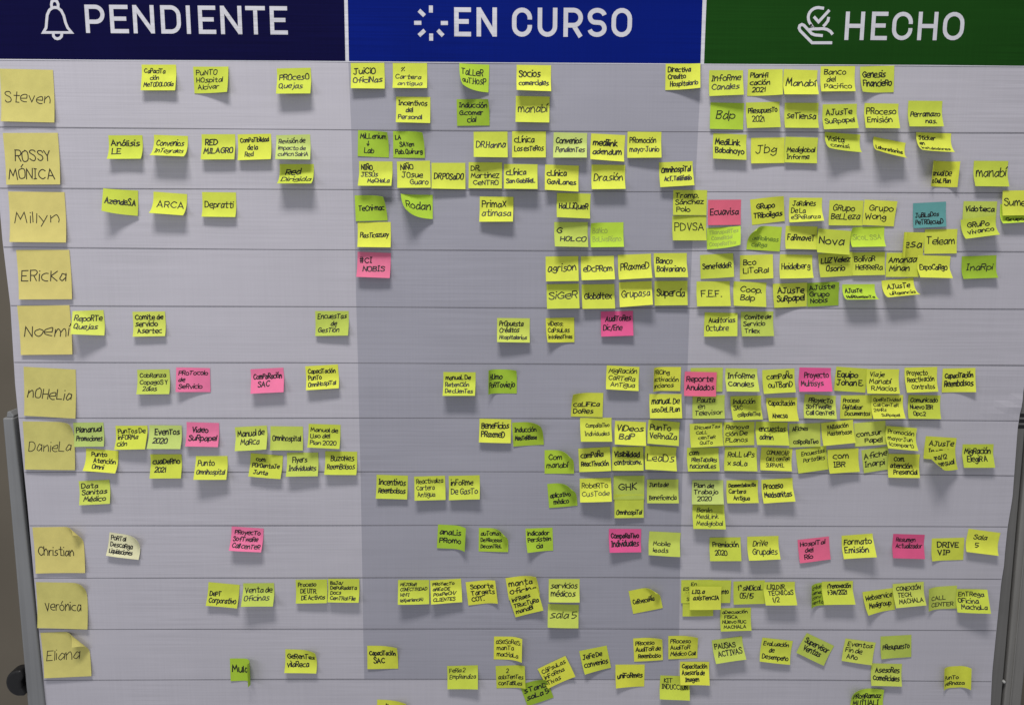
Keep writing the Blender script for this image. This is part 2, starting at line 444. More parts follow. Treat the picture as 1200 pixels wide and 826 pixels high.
def sticky(i, col, geo, bends, text, label):
    x, z, rot, w, h, lay = geo
    big = col == 'N'
    R = random.Random(1000 + i)
    rot = math.radians(rot)
    wav = (R.uniform(.0003, .0011) * (1.2 if big else 1), R.uniform(0, 6.28))
    nu, nv = 15, 13
    gx, gy = np.meshgrid(np.linspace(-w / 2, w / 2, nu), np.linspace(0, -h, nv))
    b = MB()
    args = (w, h, bends, rot, lay, wav)
    F = place(gx, gy, 0.0, *args)
    K = place(gx, gy, -.00018, *args)
    o1 = b.grid(F, 0)
    o2 = b.grid(K, 0, True)
    rim = [j for j in range(nu)] + [nu * k + nu - 1 for k in range(1, nv)] + [nu * (nv - 1) + j for j in range(nu - 2, -1, -1)] + [nu * k for k in range(nv - 2, 0, -1)]
    ff, kk = F.reshape(-1, 3), K.reshape(-1, 3)
    for a, c in zip(rim, rim[1:] + rim[:1]):
        b.quad(ff[a], ff[c], kk[c], kk[a])
    faded = text.startswith('?')
    text = text.lstrip('?@')
    if text.strip(', '):
        thin = faded or big or any(t in label for t in (' thin', 'FERIA'))
        half = (.00072 if big else .00056 if thin else {3: .00070, 4: .00057}.get(text.count(',') + 1, .00081)) * R.uniform(.90, 1.15)
        for s in layout(text, w, h, R, big, bends):
            # resample so the ink follows the bent paper
            if len(s) > 1:
                fine = [s[0]]
                for p, q in zip(s[:-1], s[1:]):
                    n = max(1, int(np.linalg.norm(q - p) / .0022))
                    fine += [p + (q - p) * k / n for k in range(1, n + 1)]
                s = np.array(fine)
            s[:, 0] = np.clip(s[:, 0], -w / 2 + .0006, w / 2 - .0006)
            s[:, 1] = np.clip(s[:, 1], -h + .0006, -.0006)
            A, B = ribbon(s, half)
            PA = place(A[:, 0], A[:, 1], .00012, *args)
            PB = place(B[:, 0], B[:, 1], .00012, *args)
            b.grid(np.stack([PA, PB], 0), 1)
    inkm = M_FADED.get(col, M_BROWN) if faded else (M_BROWN if big else M_INK)
    loc = (x, 0, z)
    b.v = [(q[0] + x, q[1], q[2] + z) for q in b.v]
    o = b.build('name_note' if big else 'sticky_note', [PAPER[col], inkm], None, loc, smooth=True)
    o['label'] = label
    o['category'] = 'sticky note'
    o['group'] = GROUPNAME.get(col) or 'small %s sticky notes on the board' % KINDNAME.get(col, 'yellow and green')
    return o

# ------------------------------------------------------------------ the setting
wb = MB()
wb.box(-6, 6, 0.9, 1.0, -1, 5)
wo = wb.build('wall', [M_WALL])
wo['kind'] = 'structure'

# ------------------------------------------------------------------ the board
board = bpy.data.objects.new('task_board', None)
COL.objects.link(board)
board.location = (0, 0, 0)
board['label'] = 'white printed task board with navy, blue and green headings on a grey metal stand'
board['category'] = 'task board'

def ip(line, v, key=1):
    """interpolate the other coordinate of a polyline, extrapolating its end segments"""
    a = sorted((q[key], q[1 - key]) for q in line)
    for k in range(len(a) - 1):
        if v <= a[k + 1][0] or k == len(a) - 2:
            (p, q), (r, s) = a[k], a[k + 1]
            return q + (s - q) * (v - p) / (r - p)
levels = [[(-1, LE[0][1]), (1, LE[0][1])], HB] + ROW + [[(-1, LE[-1][1]), (1, LE[-1][1])]]
ncol = 24
def sheet_pt(u, lev):
    k = min(int(lev), len(levels) - 2); fr = lev - k
    zc = ip(levels[k], 0, 0) * (1 - fr) + ip(levels[k + 1], 0, 0) * fr
    e = [ip(LE, zc), ip(CA, zc), ip(CB, zc), ip(RE, zc)]
    c = min(int(u), 2)
    x = e[c] + (e[c + 1] - e[c]) * (u - c)
    z = ip(levels[k], x, 0) * (1 - fr) + ip(levels[k + 1], x, 0) * fr
    y = .0003 + .00025 * math.sin(x * 9 + z * 5)
    y -= .0026 * math.exp(-((x - .79) / .035) ** 2 - ((z - 1.243 - (x - .79) * .35) / .009) ** 2)
    return x, y, z
nl = len(levels) - 1
us = [c + k / ncol for c in range(3) for k in range(ncol)] + [3]
ls = [l + k / 8 for l in range(nl) for k in range(8)] + [nl]
P = np.array([[sheet_pt(u, l) for u in us] for l in ls])
sh = MB()
def tint(i, j):
    return 1 if (us[i] >= 1 and us[i] < 2 and ls[j] >= 1 and ls[j] < nl - 1) else 0
o1 = sh.grid(P, tint)
Q = P.copy(); Q[..., 1] += .0006
o2 = sh.grid(Q, 0, True)
nv, nu = P.shape[:2]
rim = [j for j in range(nu)] + [nu * k + nu - 1 for k in range(1, nv)] + [nu * (nv - 1) + j for j in range(nu - 2, -1, -1)] + [nu * k for k in range(nv - 2, 0, -1)]
for a, c in zip(rim, rim[1:] + rim[:1]):
    sh.f.append((o1 + a, o1 + c, o2 + c, o2 + a)); sh.mi.append(0)
# ruled lines
for lev in range(2, nl):
    xs = np.linspace(ip(LE, levels[lev][0][1]) + .0008, ip(RE, levels[lev][-1][1]) - .0008, 70)
    pts = np.array([(x, ip(levels[lev], x, 0)) for x in xs])
    A, B = ribbon(pts, .00052, False)
    f3 = lambda L: np.array([(x, -.00015, z) for x, z in L])
    sh.grid(np.stack([f3(A), f3(B)], 0), 2)
xs = np.linspace(ip(LE, HB[0][1]) + .0008, ip(RE, HB[-1][1]) - .0008, 70)
pts = np.array([(x, ip(HB, x, 0) - .0010) for x in xs])
A, B = ribbon(pts, .0009, False)
sh.grid(np.stack([f3(A), f3(B)], 0), 3)
for d in DV:
    (a, b_, c, e) = [(q[0], -.0001, q[1]) for q in d]
    up = .06
    sh.quad(e, c, (b_[0], b_[1], b_[2] + up), (a[0], a[1], a[2] + up), 3)
sheet = sh.build('printed_sheet', [M_SHEET, M_TINT, M_LINE, M_WHITE], board, smooth=False)

# headings
def header(name, xa, xb, mm, label):
    b = MB()
    xs0 = np.linspace(0, 1, 14)
    top = LE[0][1]
    g = []
    for t_ in np.linspace(0, 1, 6):
        row = []
        for s_ in xs0:
            x = xa(0) * (1 - s_) + xb(0) * s_
            zb = ip(HB, x, 0)
            z = top - .0004 + (zb - top) * t_
            x = xa(z) * (1 - s_) + xb(z) * s_
            row.append((x, -.00035, z))
        g.append(row)
    b.grid(np.array(g), 0)
    o = b.build(name, [mm], board)
    o['label'] = label
    return o
xl = lambda z: ip(LE, max(z, 1.7)) + .001
dvl = lambda k, a, b_: (lambda z: ip([DV[k][a], DV[k][b_]], z if z > 1.6 else 1.8))
h1 = header('header_panel', xl, dvl(0, 0, 3), M_NAVY, 'navy blue heading panel')
h2 = header('header_panel', dvl(0, 1, 2), dvl(1, 0, 3), M_BLUE, 'bright blue heading panel')
h3 = header('header_panel', dvl(1, 1, 2), lambda z: ip(RE, max(z, 1.7)) - .001, M_GREEN, 'dark green heading panel')

def arc(cx, cz, rx, rz, a0, a1, n=10):
    return [(cx + rx * math.cos(math.radians(a)), cz + rz * math.sin(math.radians(a))) for a in np.linspace(a0, a1, n)]
def caps(ch, x0, z0, x1, z1, t):
    """centre lines of sans capitals inside the box, stroke width t"""
    k = t / 2
    l, r, b, u = x0 + k, x1 - k, z0 + k, z1 - k
    md = (z0 + z1) / 2
    cx = (l + r) / 2; rx = (r - l) / 2
    rz = rx * 1.02
    if ch == 'E': return [[(l, z0), (l, z1)], [(x0, u), (x1, u)], [(x0, md + k * .2), (x1 - k, md + k * .2)], [(x0, b), (x1, b)]]
    if ch == 'N': return [[(l, z0), (l, z1)], [(r, z0), (r, z1)], [(l, z1 - k * .6), (r, z0 + k * .6)]]
    if ch == 'I': return [[((x0 + x1) / 2, z0), ((x0 + x1) / 2, z1)]]
    if ch == 'T': return [[(x0, u), (x1, u)], [(cx, z0), (cx, u)]]
    if ch == 'H': return [[(l, z0), (l, z1)], [(r, z0), (r, z1)], [(l, md), (r, md)]]
    if ch == 'D': return [[(l, z0), (l, z1)], [(x0, u)] + arc(r - rx, u - rx, rx, rx, 90, 0) + arc(r - rx, b + rx, rx, rx, 0, -90) + [(x0, b)]]
    if ch in 'PR':
        m_ = z0 + (z1 - z0) * .40
        q = (u - m_) / 2
        s = [[(l, z0), (l, z1)], [(x0, u)] + arc(r - q, u - q, q, q, 90, -90, 14) + [(x0, m_)]]
        if ch == 'R': s.append([(cx + rx * .05, m_), (r + k * .1, z0)])
        return s
    if ch == 'O': return [arc(cx, u - rz, rx, rz, 0, 180) + arc(cx, b + rz, rx, rz, 180, 360) + [(r, u - rz)]]
    if ch == 'C': return [arc(cx, u - rz, rx, rz, -8, 180, 14) + arc(cx, b + rz, rx, rz, 180, 368, 14)]
    if ch == 'U': return [[(l, z1)] + arc(cx, b + rz, rx, rz, 180, 360, 14) + [(r, z1)]]
    if ch == 'S':
        q = (u - b) / 4
        return [arc(cx, u - q, rx, q, 12, 180, 12) + arc(cx - rx + q * .98, u - q, q * .98, q, 180, 255, 6) + arc(cx + rx - q * .98, b + q, q * .98, q, 75, 0, 6) + arc(cx, b + q, rx, q, 0, -168, 12)]
def flat(lines, half, name, parent, mm=None, cap=False, lift=.0006):
    b = MB()
    for i, s in enumerate(lines):
        A, B = ribbon(s, half, cap)
        d = lift + .00004 * (i % 4)
        b.grid(np.stack([np.array([(x, -d, z) for x, z in A]), np.array([(x, -d, z) for x, z in B])], 0), 0)
    return b.build(name, [mm or M_WHITE], parent)
for hp, word in zip((h1, h2, h3), LET):
    for part in ([word[:2], word[2:]] if word[1][0] == 'N' else [word]):
        wd = .0066 if hp is h2 else .0059
        L = []
        for ch, x0, z0, x1, z1 in part:
            L += caps(ch, x0, z0, x1, z1, wd)
        flat(L, wd / 2, 'lettering', hp)
flat(BELL, .0020, 'bell_icon', h1, cap=True)
flat(SPIN, .0029, 'loading_icon', h2)
flat(HAND, .0021, 'hand_icon', h3)

# backing board and stand
bk = MB()
zt = GAPL[0][1]
bk.prism([(GAPL[1][0] - .012, .6), (FR[1][0], .6), (FR[0][0] - .004, zt - .01), (GAPL[0][0], zt - .01)], .004, .022)
bk.build('backing_board', [M_BLACK], board)
(pa, pb, pc, pd) = POSTL
def ext(p, q, z):
    return p[0] + (q[0] - p[0]) * (z - p[1]) / (q[1] - p[1])
zl = .55
ps = MB()
ps.prism([(ext(pa, pd, zl), zl), (ext(pb, pc, zl) - .003, zl), (pb[0] - .003, pb[1]), (pa[0], pa[1])], -.004, .03)
po = ps.build('side_post', [M_POST], board, bevel=.0025)
po['label'] = 'grey left post with a stepped cap'
cp = MB()
cp.prism([(pa[0] + .004, pa[1]), (pb[0] - .004, pb[1]), (pb[0] - .004, pb[1] + .003), (pa[0] + .010, pa[1] + .010), (pa[0] + .006, pa[1] + .009)], 0, .024)
cp.build('post_cap', [M_POST], po, bevel=.001)
# right side: dark edge strip, black groove, lighter post
es = MB()
x_ = lambda L, z: ext(L[0], L[1], z)
zt2 = FR[0][1]
es.prism([(x_(FR, zl) - .03, zl), (x_(FR, zl), zl), (x_(FR, zt2), zt2), (x_(FR, zt2) - .03, zt2)], .003, .03)
es.build('edge_strip', [M_EDGE], board, bevel=.0015)
pr = MB()
pr.prism([(x_(GR, zl), zl), (x_(PR, zl), zl), (x_(PR, zt2), zt2), (x_(GR, zt2), zt2)], .001, .045)
pro = pr.build('side_post', [M_POSTR], board, bevel=.003)
rd = MB()
rd.prism([(x_(GR, zl) + .0085, zl), (x_(GR, zl) + .0105, zl), (x_(GR, zt2) + .0105, zt2), (x_(GR, zt2) + .0085, zt2)], -.0012, .004)
rd.build('post_ridge', [M_POSTR], pro, bevel=.0007)
gb = MB()
gb.prism([(x_(FR, zl) + .0002, zl), (x_(GR, zl) - .0002, zl), (x_(GR, zt2) - .0002, zt2), (x_(FR, zt2) + .0002, zt2)], .012, .03)
gb.build('groove', [M_BLACK], board)
# ribbed black collar at the top of the right post
(ra, rb) = RIB
cb = MB()
nrib = 3
for k in range(nrib):
    z1 = ra[1] + (rb[1] - ra[1]) * (k + .12) / nrib
    z0 = ra[1] + (rb[1] - ra[1]) * (k + .80) / nrib
    cb.box(ra[0] + .0005 - .001 * k, ra[0] + .06, .0025, .05, z0, z1)
cb.build('ribbed_collar', [M_BLACK], board, bevel=.001)
def lathe(name, cx, cy, cz, prof, mm, parent, n=28, axis='y', bevel=0):
    b = MB()
    ring = []
    for r, d in prof:
        ring.append([(cx + r * math.cos(a), cy + d, cz + r * math.sin(a)) for a in np.linspace(0, 2 * math.pi, n + 1)])
    b.grid(np.array(ring), 0, True)
    return b.build(name, [mm], parent, smooth=True)
# black clamp knob on the left post: a half round grip with a notch, and a shaft into the post
kx, kz = KNOB[0]
kb = MB()
rk = .0205
outer = [(kx + .012 + .0 , kz + rk * 1.12)] + [(kx + .006 + rk * 1.02 * math.cos(math.radians(a)), kz + rk * 1.12 * math.sin(math.radians(a))) for a in np.linspace(100, 262, 18)] + [(kx + .012, kz - rk * 1.10), (kx + .016, kz - rk * 1.0)]
outer += [(kx + .010, kz - rk * .45), (kx + .0095, kz + .002), (kx + .014, kz + rk * .55)]
kb.prism(outer[::1], -.010, .014)
ko = kb.build('clamp_knob', [M_BLACK], board, bevel=.004)
sf = MB()
sf.box(kx + .004, kx + .03, .004, .012, kz - .006, kz + .006)
sf.build('shaft', [M_BLACK], ko, bevel=.001)
sx_, sz_ = SCREW[0]
lathe('screw', sx_, .001, sz_, [(.0001, -.0022), (.0016, -.0018), (.0024, -.0004), (.0025, .003)], M_STEEL, board)

# ------------------------------------------------------------------ the notes: colour | x, z, turn, width, height, lift | bends nx, ny, share, degrees | writing | label
NOTES=r'''
N|-0.7392,1.7451,-0.9,0.0785,0.0765,0.0004|0.00,-1.00,0.70,10,1|@Steven|large yellow name note with one lowercase word, topmost of the left edge column
N|-0.7409,1.6535,0.5,0.0820,0.0763,0.0004|0.00,-1.00,0.70,8,1|@ROSSY,MÓNICA|large yellow name note with two lines of writing, second from top at left edge
N|-0.7390,1.5668,-0.4,0.0847,0.0759,0.0004|0.00,-1.00,0.70,12,1|@Millyn|large yellow name note with a dark shadow on the note below, third from top
N|-0.7364,1.4795,0.4,0.0810,0.0755,0.0004|0.00,-1.00,0.70,8,1|@ERicKa|large yellow name note shaded along its top by the one above, fourth from top
N|-0.7424,1.3942,1.0,0.0806,0.0764,0.0004|0.00,-1.00,0.70,8,1|@Noemí|large yellow name note touching the small REPORTE QUEJAS note at its right edge
N|-0.7404,1.2960,-3.0,0.0808,0.0778,0.0004|0.00,-1.00,0.70,6,1|@nOHeLia|large yellow name note with a crease near its top, sixth from top at left edge
N|-0.7498,1.2102,-0.6,0.0795,0.0773,0.0004|0.71,0.71,0.20,50,1;0.00,-1.00,0.70,8,1|@DanieLa|large yellow name note touching the small PLAN ANUAL PROMOCIONES note
N|-0.7486,1.0366,1.0,0.0803,0.0768,0.0004|0.71,0.71,0.20,115,1;0.00,-1.00,0.70,8,1|@Christian|large yellow name note with curled top right corner, left of the cream note
N|-0.7497,0.9420,-1.0,0.0823,0.0776,0.0004|0.71,0.71,0.17,60,1;0.00,-1.00,0.70,10,1|@Verónica|large yellow name note in the row of BAJA DEPURADA, ninth from top at left edge
N|-0.7520,0.8563,2.3,0.0775,0.0774,0.0004|0.71,0.71,0.26,160,1;0.00,-1.00,0.70,10,1|@Eliana|large yellow name note with top right corner folded right over, lowest at left edge
Y|-0.5431,1.7529,0.3,0.0510,0.0393,0.0004|-0.03,-1.00,0.81,18,0.3|CaPaciTa,     ción,MeTODOLOGía|yellow note reading CAPACITACIÓN METODOLOGÍA below the navy heading
Y|-0.4661,1.7504,0.2,0.0528,0.0384,0.0004|0.71,-0.71,0.70,25,1|PuNTO,HOSPiTal, AlcivaR|yellow note with three lines starting PUNTO HOSPITAL below the navy heading
Y|-0.3436,1.7491,1.6,0.0504,0.0420,0.0004|-0.08,-1.00,0.76,31,0.35|PROcesO,Quejas|yellow note reading PROCESO QUEJAS below the navy heading
Y|-0.5992,1.6508,0.6,0.0508,0.0380,0.0004|0.00,-1.00,0.75,45,1|Análisis, LE|yellow note reading ANÁLISIS LE, its lower half bent forward
Y|-0.5310,1.6510,-1.8,0.0506,0.0393,0.0004|0.00,-1.00,0.85,72,1|Convenios,InTegrales|yellow note reading CONVENIOS INTEGRALES with long shadow below
Y|-0.4600,1.6530,0.4,0.0504,0.0393,0.0004|0.02,-1.00,0.78,22,0.35| RED,MILAGRO|yellow note reading RED MILAGRO in second row of PENDIENTE column
Y|-0.4061,1.6536,1.4,0.0500,0.0396,0.0004|0.08,-1.00,0.82,31,1|ComPaTibilidad,      de la,    Red|yellow note reading COMPATIBILIDAD DE LA RED
L|-0.3479,1.6528,1.7,0.0509,0.0407,0.0004|-0.19,-0.98,0.76,32,0.3|Revisión de,impacto de,cuMcn SalriA|pale green note reading REVISIÓN DE IMPACTO in second row of PENDIENTE column
Y|-0.3440,1.6099,0.3,0.0514,0.0404,0.0004|0.00,-1.00,0.92,80,1|   Red,Dirigida|yellow note reading RED DIRIGIDA with long dark shadow below
Y|-0.6105,1.5705,-2.5,0.0503,0.0380,0.0004|-0.71,-0.71,0.85,55,1|,AzendeS.A|bright yellow note tilted with one line of writing, left of the ARCA note
Y|-0.5368,1.5662,-4.0,0.0507,0.0382,0.0004|0.00,-1.00,0.80,66,1|  ARCA|yellow note reading ARCA with bent lower half
Y|-0.4631,1.5675,-0.5,0.0513,0.0382,0.0004|0.00,-1.00,0.60,35,1|DePRaTTi|yellow note right of the ARCA note, alone in its half of the row
O|-0.6738,1.3866,2.1,0.0470,0.0404,0.0004|-0.52,-0.85,0.72,43,0.35|RepoRTe,Quejas|olive yellow note reading REPORTE QUEJAS beside a large name note
O|-0.5806,1.3854,1.0,0.0501,0.0388,0.0004|0.05,-1.00,0.62,30,1|ComiTe de,seRvicio,  AseRTec|olive yellow note with three lines starting COMITE DE SERVICIO in PENDIENTE column
O|-0.2972,1.3874,0.2,0.0518,0.0388,0.0004|0.24,-0.97,0.60,25,0.6|EncuesTas,           de,GesTión|olive yellow note reading ENCUESTAS DE GESTIÓN at the edge of PENDIENTE column
O|-0.5791,1.2943,1.2,0.0505,0.0391,0.0004|-0.11,-0.99,0.80,37,1|CobRanza,CopagoS Y,   2días|olive yellow note reading COBRANZA COPAGOS 2 DÍAS
P|-0.5165,1.2974,-1.2,0.0520,0.0381,0.0004|-0.71,-0.71,0.70,25,1|PRoTocolo,de,SeRvicio|pink note reading PROTOCOLO DE SERVICIO
P|-0.4015,1.2966,3.1,0.0515,0.0392,0.0004|-0.05,-1.00,0.76,27,0.3|ComPaRación,    SAC|pink note reading COMPARACIÓN SAC
Y|-0.3159,1.3019,3.6,0.0512,0.0385,0.0004|-0.01,-1.00,0.61,33,0.6|CapaciTación,PunTo,OmniHospiTal|yellow note starting CAPACITACIÓN PUNTO, right of the pink COMPARACIÓN SAC note
L|-0.6866,1.2090,0.8,0.0475,0.0384,0.0004|0.07,-1.00,0.61,22,1|PlananuaL,PRomociones|pale green note reading PLAN ANUAL PROMOCIONES
Y|-0.6190,1.2041,0.5,0.0503,0.0378,0.0004|0.23,-0.97,0.68,28,0.3|PunTos De,inFORMa,ción|yellow note reading PUNTOS DE INFORMACIÓN
L|-0.5647,1.2052,-0.6,0.0508,0.0380,0.0017|-0.12,-0.99,0.81,34,0.6|   EvenTos,  2020|pale green note reading EVENTOS 2020
P|-0.5061,1.2095,-1.6,0.0511,0.0384,0.0004|0.00,-1.00,0.80,30,1|   Video,SuRpapel|pink note with VIDEO as its first line, right of EVENTOS 2020
O|-0.4306,1.2035,3.4,0.0507,0.0384,0.0004|0.07,-1.00,0.72,31,0.3|Manual de,   MaRca|olive yellow note reading MANUAL DE MARCA
O|-0.3740,1.2037,-0.6,0.0514,0.0382,0.0004|-0.08,-1.00,0.72,20,1|OmniHospiTal|olive yellow note with one word between MANUAL DE MARCA and MANUAL DE USO 2020
Y|-0.3139,1.2072,-1.9,0.0505,0.0384,0.0004|-0.09,-1.00,0.72,40,1|Manual de,Uso del,Plan 2020|yellow note reading MANUAL DE USO DEL PLAN 2020
Y|-0.6676,1.1650,-4.5,0.0511,0.0368,0.0004|0.00,-1.00,0.70,50,1|   PunTo,     ATención,     Omni|yellow note leaning over the ruled line, starting PUNTO ATENCIÓN
Y|-0.5673,1.1577,0.3,0.0495,0.0386,0.0004|-0.01,-1.00,0.72,22,0.35|cuaDeRno,  2021|yellow note reading CUADERNO 2021
Y|-0.4949,1.1550,0.3,0.0501,0.0387,0.0004|-0.19,-0.98,0.81,37,0.35|PunTo,OmniHospiTal|yellow note starting PUNTO, right of CUADERNO 2021
Y|-0.4072,1.1579,-4.5,0.0512,0.0375,0.0004|0.01,-1.00,0.61,25,0.35|   com:,POROenTaJe,  JunTa|yellow note reading COM PORCENTAJE JUNTA, tilted below MANUAL DE MARCA
O|-0.3504,1.1608,0.7,0.0499,0.0384,0.0004|-0.06,-1.00,0.75,35,0.6|   FLyeRs,Individuales|olive yellow note reading FLYERS INDIVIDUALES
Y|-0.2888,1.1630,-0.9,0.0507,0.0377,0.0004|0.00,-1.00,0.75,40,1|   BuzoNes,ReemBolsos|pale yellow note reading BUZONES REEMBOLSOS
O|-0.6844,1.1143,3.0,0.0492,0.0383,0.0004|0.05,-1.00,0.80,20,0.6|Data,SaniTas,  Médico|olive yellow note with three lines ending MÉDICO, alone at lower left
C|-0.6398,1.0239,-8.4,0.0519,0.0379,0.0004|0.71,0.71,0.35,60,1;0.00,-1.00,0.60,25,1|PoRTal,DescaRga,Liquidaciones|cream white note reading PORTAL DESCARGA LIQUIDACIONES with bold ink
P|-0.4429,1.0362,-3.7,0.0513,0.0387,0.0004|0.00,-1.00,0.80,45,1| PRoyecTo,SofTwaRe,Call cenTeR|pink note reading PROYECTO SOFTWARE CALL CENTER
Y|-0.4854,0.9407,-5.5,0.0507,0.0385,0.0004|0.03,-1.00,0.69,22,0.6|,DePT,CoRPoRaTivo|yellow note reading DEPT CORPORATIVO
O|-0.4293,0.9413,0.7,0.0504,0.0389,0.0004|-0.15,-0.99,0.73,47,0.3|VenTa de,OFicinas|olive yellow note reading VENTA DE OFICINAS
Y|-0.3433,0.9475,1.0,0.0511,0.0386,0.0004|0.08,-1.00,0.69,36,1|PRoceso,  DE UTR.,   DE AcTivos|yellow note reading PROCESO DE ACTIVOS with an underline
Y|-0.2902,0.9493,-0.2,0.0508,0.0384,0.0017|0.03,-1.00,0.62,32,0.6|BaJa/,DePuRadaTa,Docs,CenTRal File|yellow note of four lines reading BAJA DEPURADA
G|-0.4572,0.8096,0.0,0.0499,0.0394,0.0004|1.00,0.00,0.55,118,1|,Mula|green note with right half rolled forward, low in PENDIENTE column
Y|-0.3637,0.8252,-1.5,0.0525,0.0390,0.0004|0.71,0.71,0.35,45,1;0.00,-1.00,0.60,40,1|GeRenTes,vilaReca|yellow note reading GERENTES with curled corner, low in PENDIENTE column
Y|-0.2340,1.7571,0.7,0.0499,0.0387,0.0004|-0.13,-0.99,0.65,24,0.6|JuiCiO,OficiNas|yellow note reading JUICIO OFICINAS below the blue heading
Y|-0.1711,1.7572,0.3,0.0510,0.0384,0.0004|0.00,-1.00,0.70,35,1|     %,CaRTeRa,  anTigua|yellow note reading % CARTERA ANTIGUA below the blue heading
Y|-0.1668,1.7089,-0.3,0.0510,0.0392,0.0004|-0.09,-1.00,0.81,26,1|IncenTivos,      del,PeRsonal|yellow note reading INCENTIVOS DEL PERSONAL
G|-0.0754,1.7564,-2.0,0.0446,0.0401,0.0004|-0.71,-0.71,0.65,75,1|TaLLeR,auT.HosP|green note reading TALLER AUT HOSP with left side bent away
D|-0.0777,1.7061,0.9,0.0488,0.0386,0.0004|0.71,0.71,0.35,45,1|InDuCción,G.comeR,       ciaL|darker green note reading INDUCCIÓN G COMERCIAL
Y|0.0131,1.7556,-0.5,0.0513,0.0424,0.0004|-0.07,-1.00,0.72,38,0.6|Socios,comeRciales|yellow note reading SOCIOS COMERCIALES
Y|0.0119,1.7108,-0.9,0.0506,0.0401,0.0004|0.04,-1.00,0.76,32,1|,manaBí|yellow note reading MANABÍ directly below SOCIOS COMERCIALES
Y|0.2350,1.7588,0.7,0.0513,0.0378,0.0004|0.71,-0.71,0.70,30,1|DiRecTiva,CRediTo,  HospiTalaRio|yellow note reading DIRECTIVA CRÉDITO HOSPITALARIO
G|-0.2268,1.6591,-2.2,0.0469,0.0380,0.0004|0.71,0.71,0.45,45,1|MiLLenium,      ↓,    Lab|green note with a down arrow between its two words
G|-0.1740,1.6589,-0.3,0.0477,0.0390,0.0004|0.71,0.71,0.50,50,1|LA,    SAYen,Pab. QuiRuRg|green note of three lines, right of the one with the down arrow
Y|-0.2247,1.6146,-0.4,0.0505,0.0405,0.0004|0.05,-1.00,0.67,35,0.35|NIÑO,JESÚs,      MaCHaLa|yellow note starting NIÑO, the left one of two such notes
Y|-0.1679,1.6152,1.7,0.0501,0.0415,0.0004|-0.12,-0.99,0.77,34,1| NiÑO,  JOSue,         GuaRo|yellow note starting NIÑO, the right one of two such notes
Y|-0.1150,1.6129,0.3,0.0512,0.0401,0.0004|-0.13,-0.99,0.63,35,1|,DR.POSaDO|yellow note with DR and one short surname line, left of three line DR note
Y|-0.0591,1.6139,-0.2,0.0506,0.0397,0.0004|0.03,-1.00,0.69,25,1|DR.,MaRTiNEZ,  CeNTRO|yellow note of three lines with DR alone on the first line
Y|-0.0055,1.6115,-0.3,0.0507,0.0410,0.0004|-0.01,-1.00,0.81,31,0.3|cLínica,San GabRieL|yellow note starting CLÍNICA, left of another in the lower line
Y|-0.0513,1.6589,0.5,0.0510,0.0405,0.0004|-0.10,-0.99,0.68,27,0.3|,DR.Hanna|yellow note with one DR line, leftmost of five in its row
Y|0.0066,1.6597,0.0,0.0509,0.0391,0.0004|0.05,-1.00,0.64,22,1|cLínica,Los esTeRos|yellow note starting CLÍNICA in the upper line, right of a single DR note
L|0.0690,1.6581,-1.0,0.0505,0.0400,0.0004|0.13,-0.99,0.61,31,0.3|Convenios,PendienTes|pale green note reading CONVENIOS PENDIENTES
Y|0.1260,1.6561,-2.6,0.0514,0.0412,0.0004|-0.07,-1.00,0.60,45,1|meDiLink,aDenDum|yellow note ending ADENDUM in the EN CURSO column
Y|0.1806,1.6600,-0.2,0.0510,0.0399,0.0004|0.17,-0.99,0.65,21,0.35|PRomoción,mayo-Junio|yellow note reading PROMOCIÓN MAYO-JUNIO in EN CURSO column
Y|0.0570,1.6104,-1.7,0.0512,0.0405,0.0004|-0.16,-0.99,0.73,25,0.35|cLínica,GaviLanes|yellow note starting CLÍNICA, rightmost of the three CLÍNICA notes
Y|0.1273,1.6112,-0.3,0.0510,0.0408,0.0004|0.07,-1.00,0.62,45,0.6|,DRa.sión|yellow note with one DRA line
Y|0.2293,1.6162,2.5,0.0509,0.0391,0.0004|0.15,-0.99,0.74,27,0.35|OmnihospiTal,  AcT. TaRifaRio|yellow note tilted with TARIFARIO on its second line
G|-0.2335,1.5644,1.6,0.0485,0.0387,0.0004|0.71,0.71,0.55,55,1|, TeCni-mac|green note with curved right edge and one line of writing above a yellow one
Y|-0.2290,1.5239,0.3,0.0505,0.0394,0.0004|-0.08,-1.00,0.73,36,1|,PlasTicazuay|yellow note directly above the pink hashtag note
B|-0.1636,1.5653,-0.3,0.0488,0.0365,0.0004|-0.71,-0.71,0.75,95,1|,  Rodan|bright lime note with lower left corner swept up and long shadow below
Y|-0.0420,1.5629,-0.5,0.0513,0.0397,0.0004|0.16,-0.99,0.62,28,0.3|PRimaX,aTimasa|yellow note with two capital lines, alone in the middle of its row
Y|0.0755,1.5686,-1.2,0.0512,0.0386,0.0004|-0.14,-0.99,0.62,29,0.6|HaLLiQueR|yellow note with one line of capitals, just above the olive note with a small G
O|0.0719,1.5253,0.1,0.0513,0.0409,0.0004|-0.09,-1.00,0.66,36,0.35|G,   HOLCO|olive yellow note with a small G above one longer word
B|0.1268,1.5249,1.0,0.0508,0.0388,0.0004|0.00,-1.00,0.60,40,1;-0.71,0.71,0.30,35,1|?BaNco,BoLivaRiano|lime note with faded grey writing, right of the olive note with a small G
P|-0.2297,1.4779,-1.9,0.0510,0.0395,0.0004|-0.02,-1.00,0.81,34,1|#CI,   NOBIS|pink note with hashtag in the EN CURSO column
Y|0.0587,1.4732,1.0,0.0504,0.0389,0.0004|0.05,-1.00,0.72,20,0.3|,aGRison|yellow note, upper left of the block of eight notes
Y|0.1134,1.4738,1.1,0.0511,0.0404,0.0004|0.06,-1.00,0.80,43,0.6|,eDcPRom|yellow note, second of the upper line in the block of eight
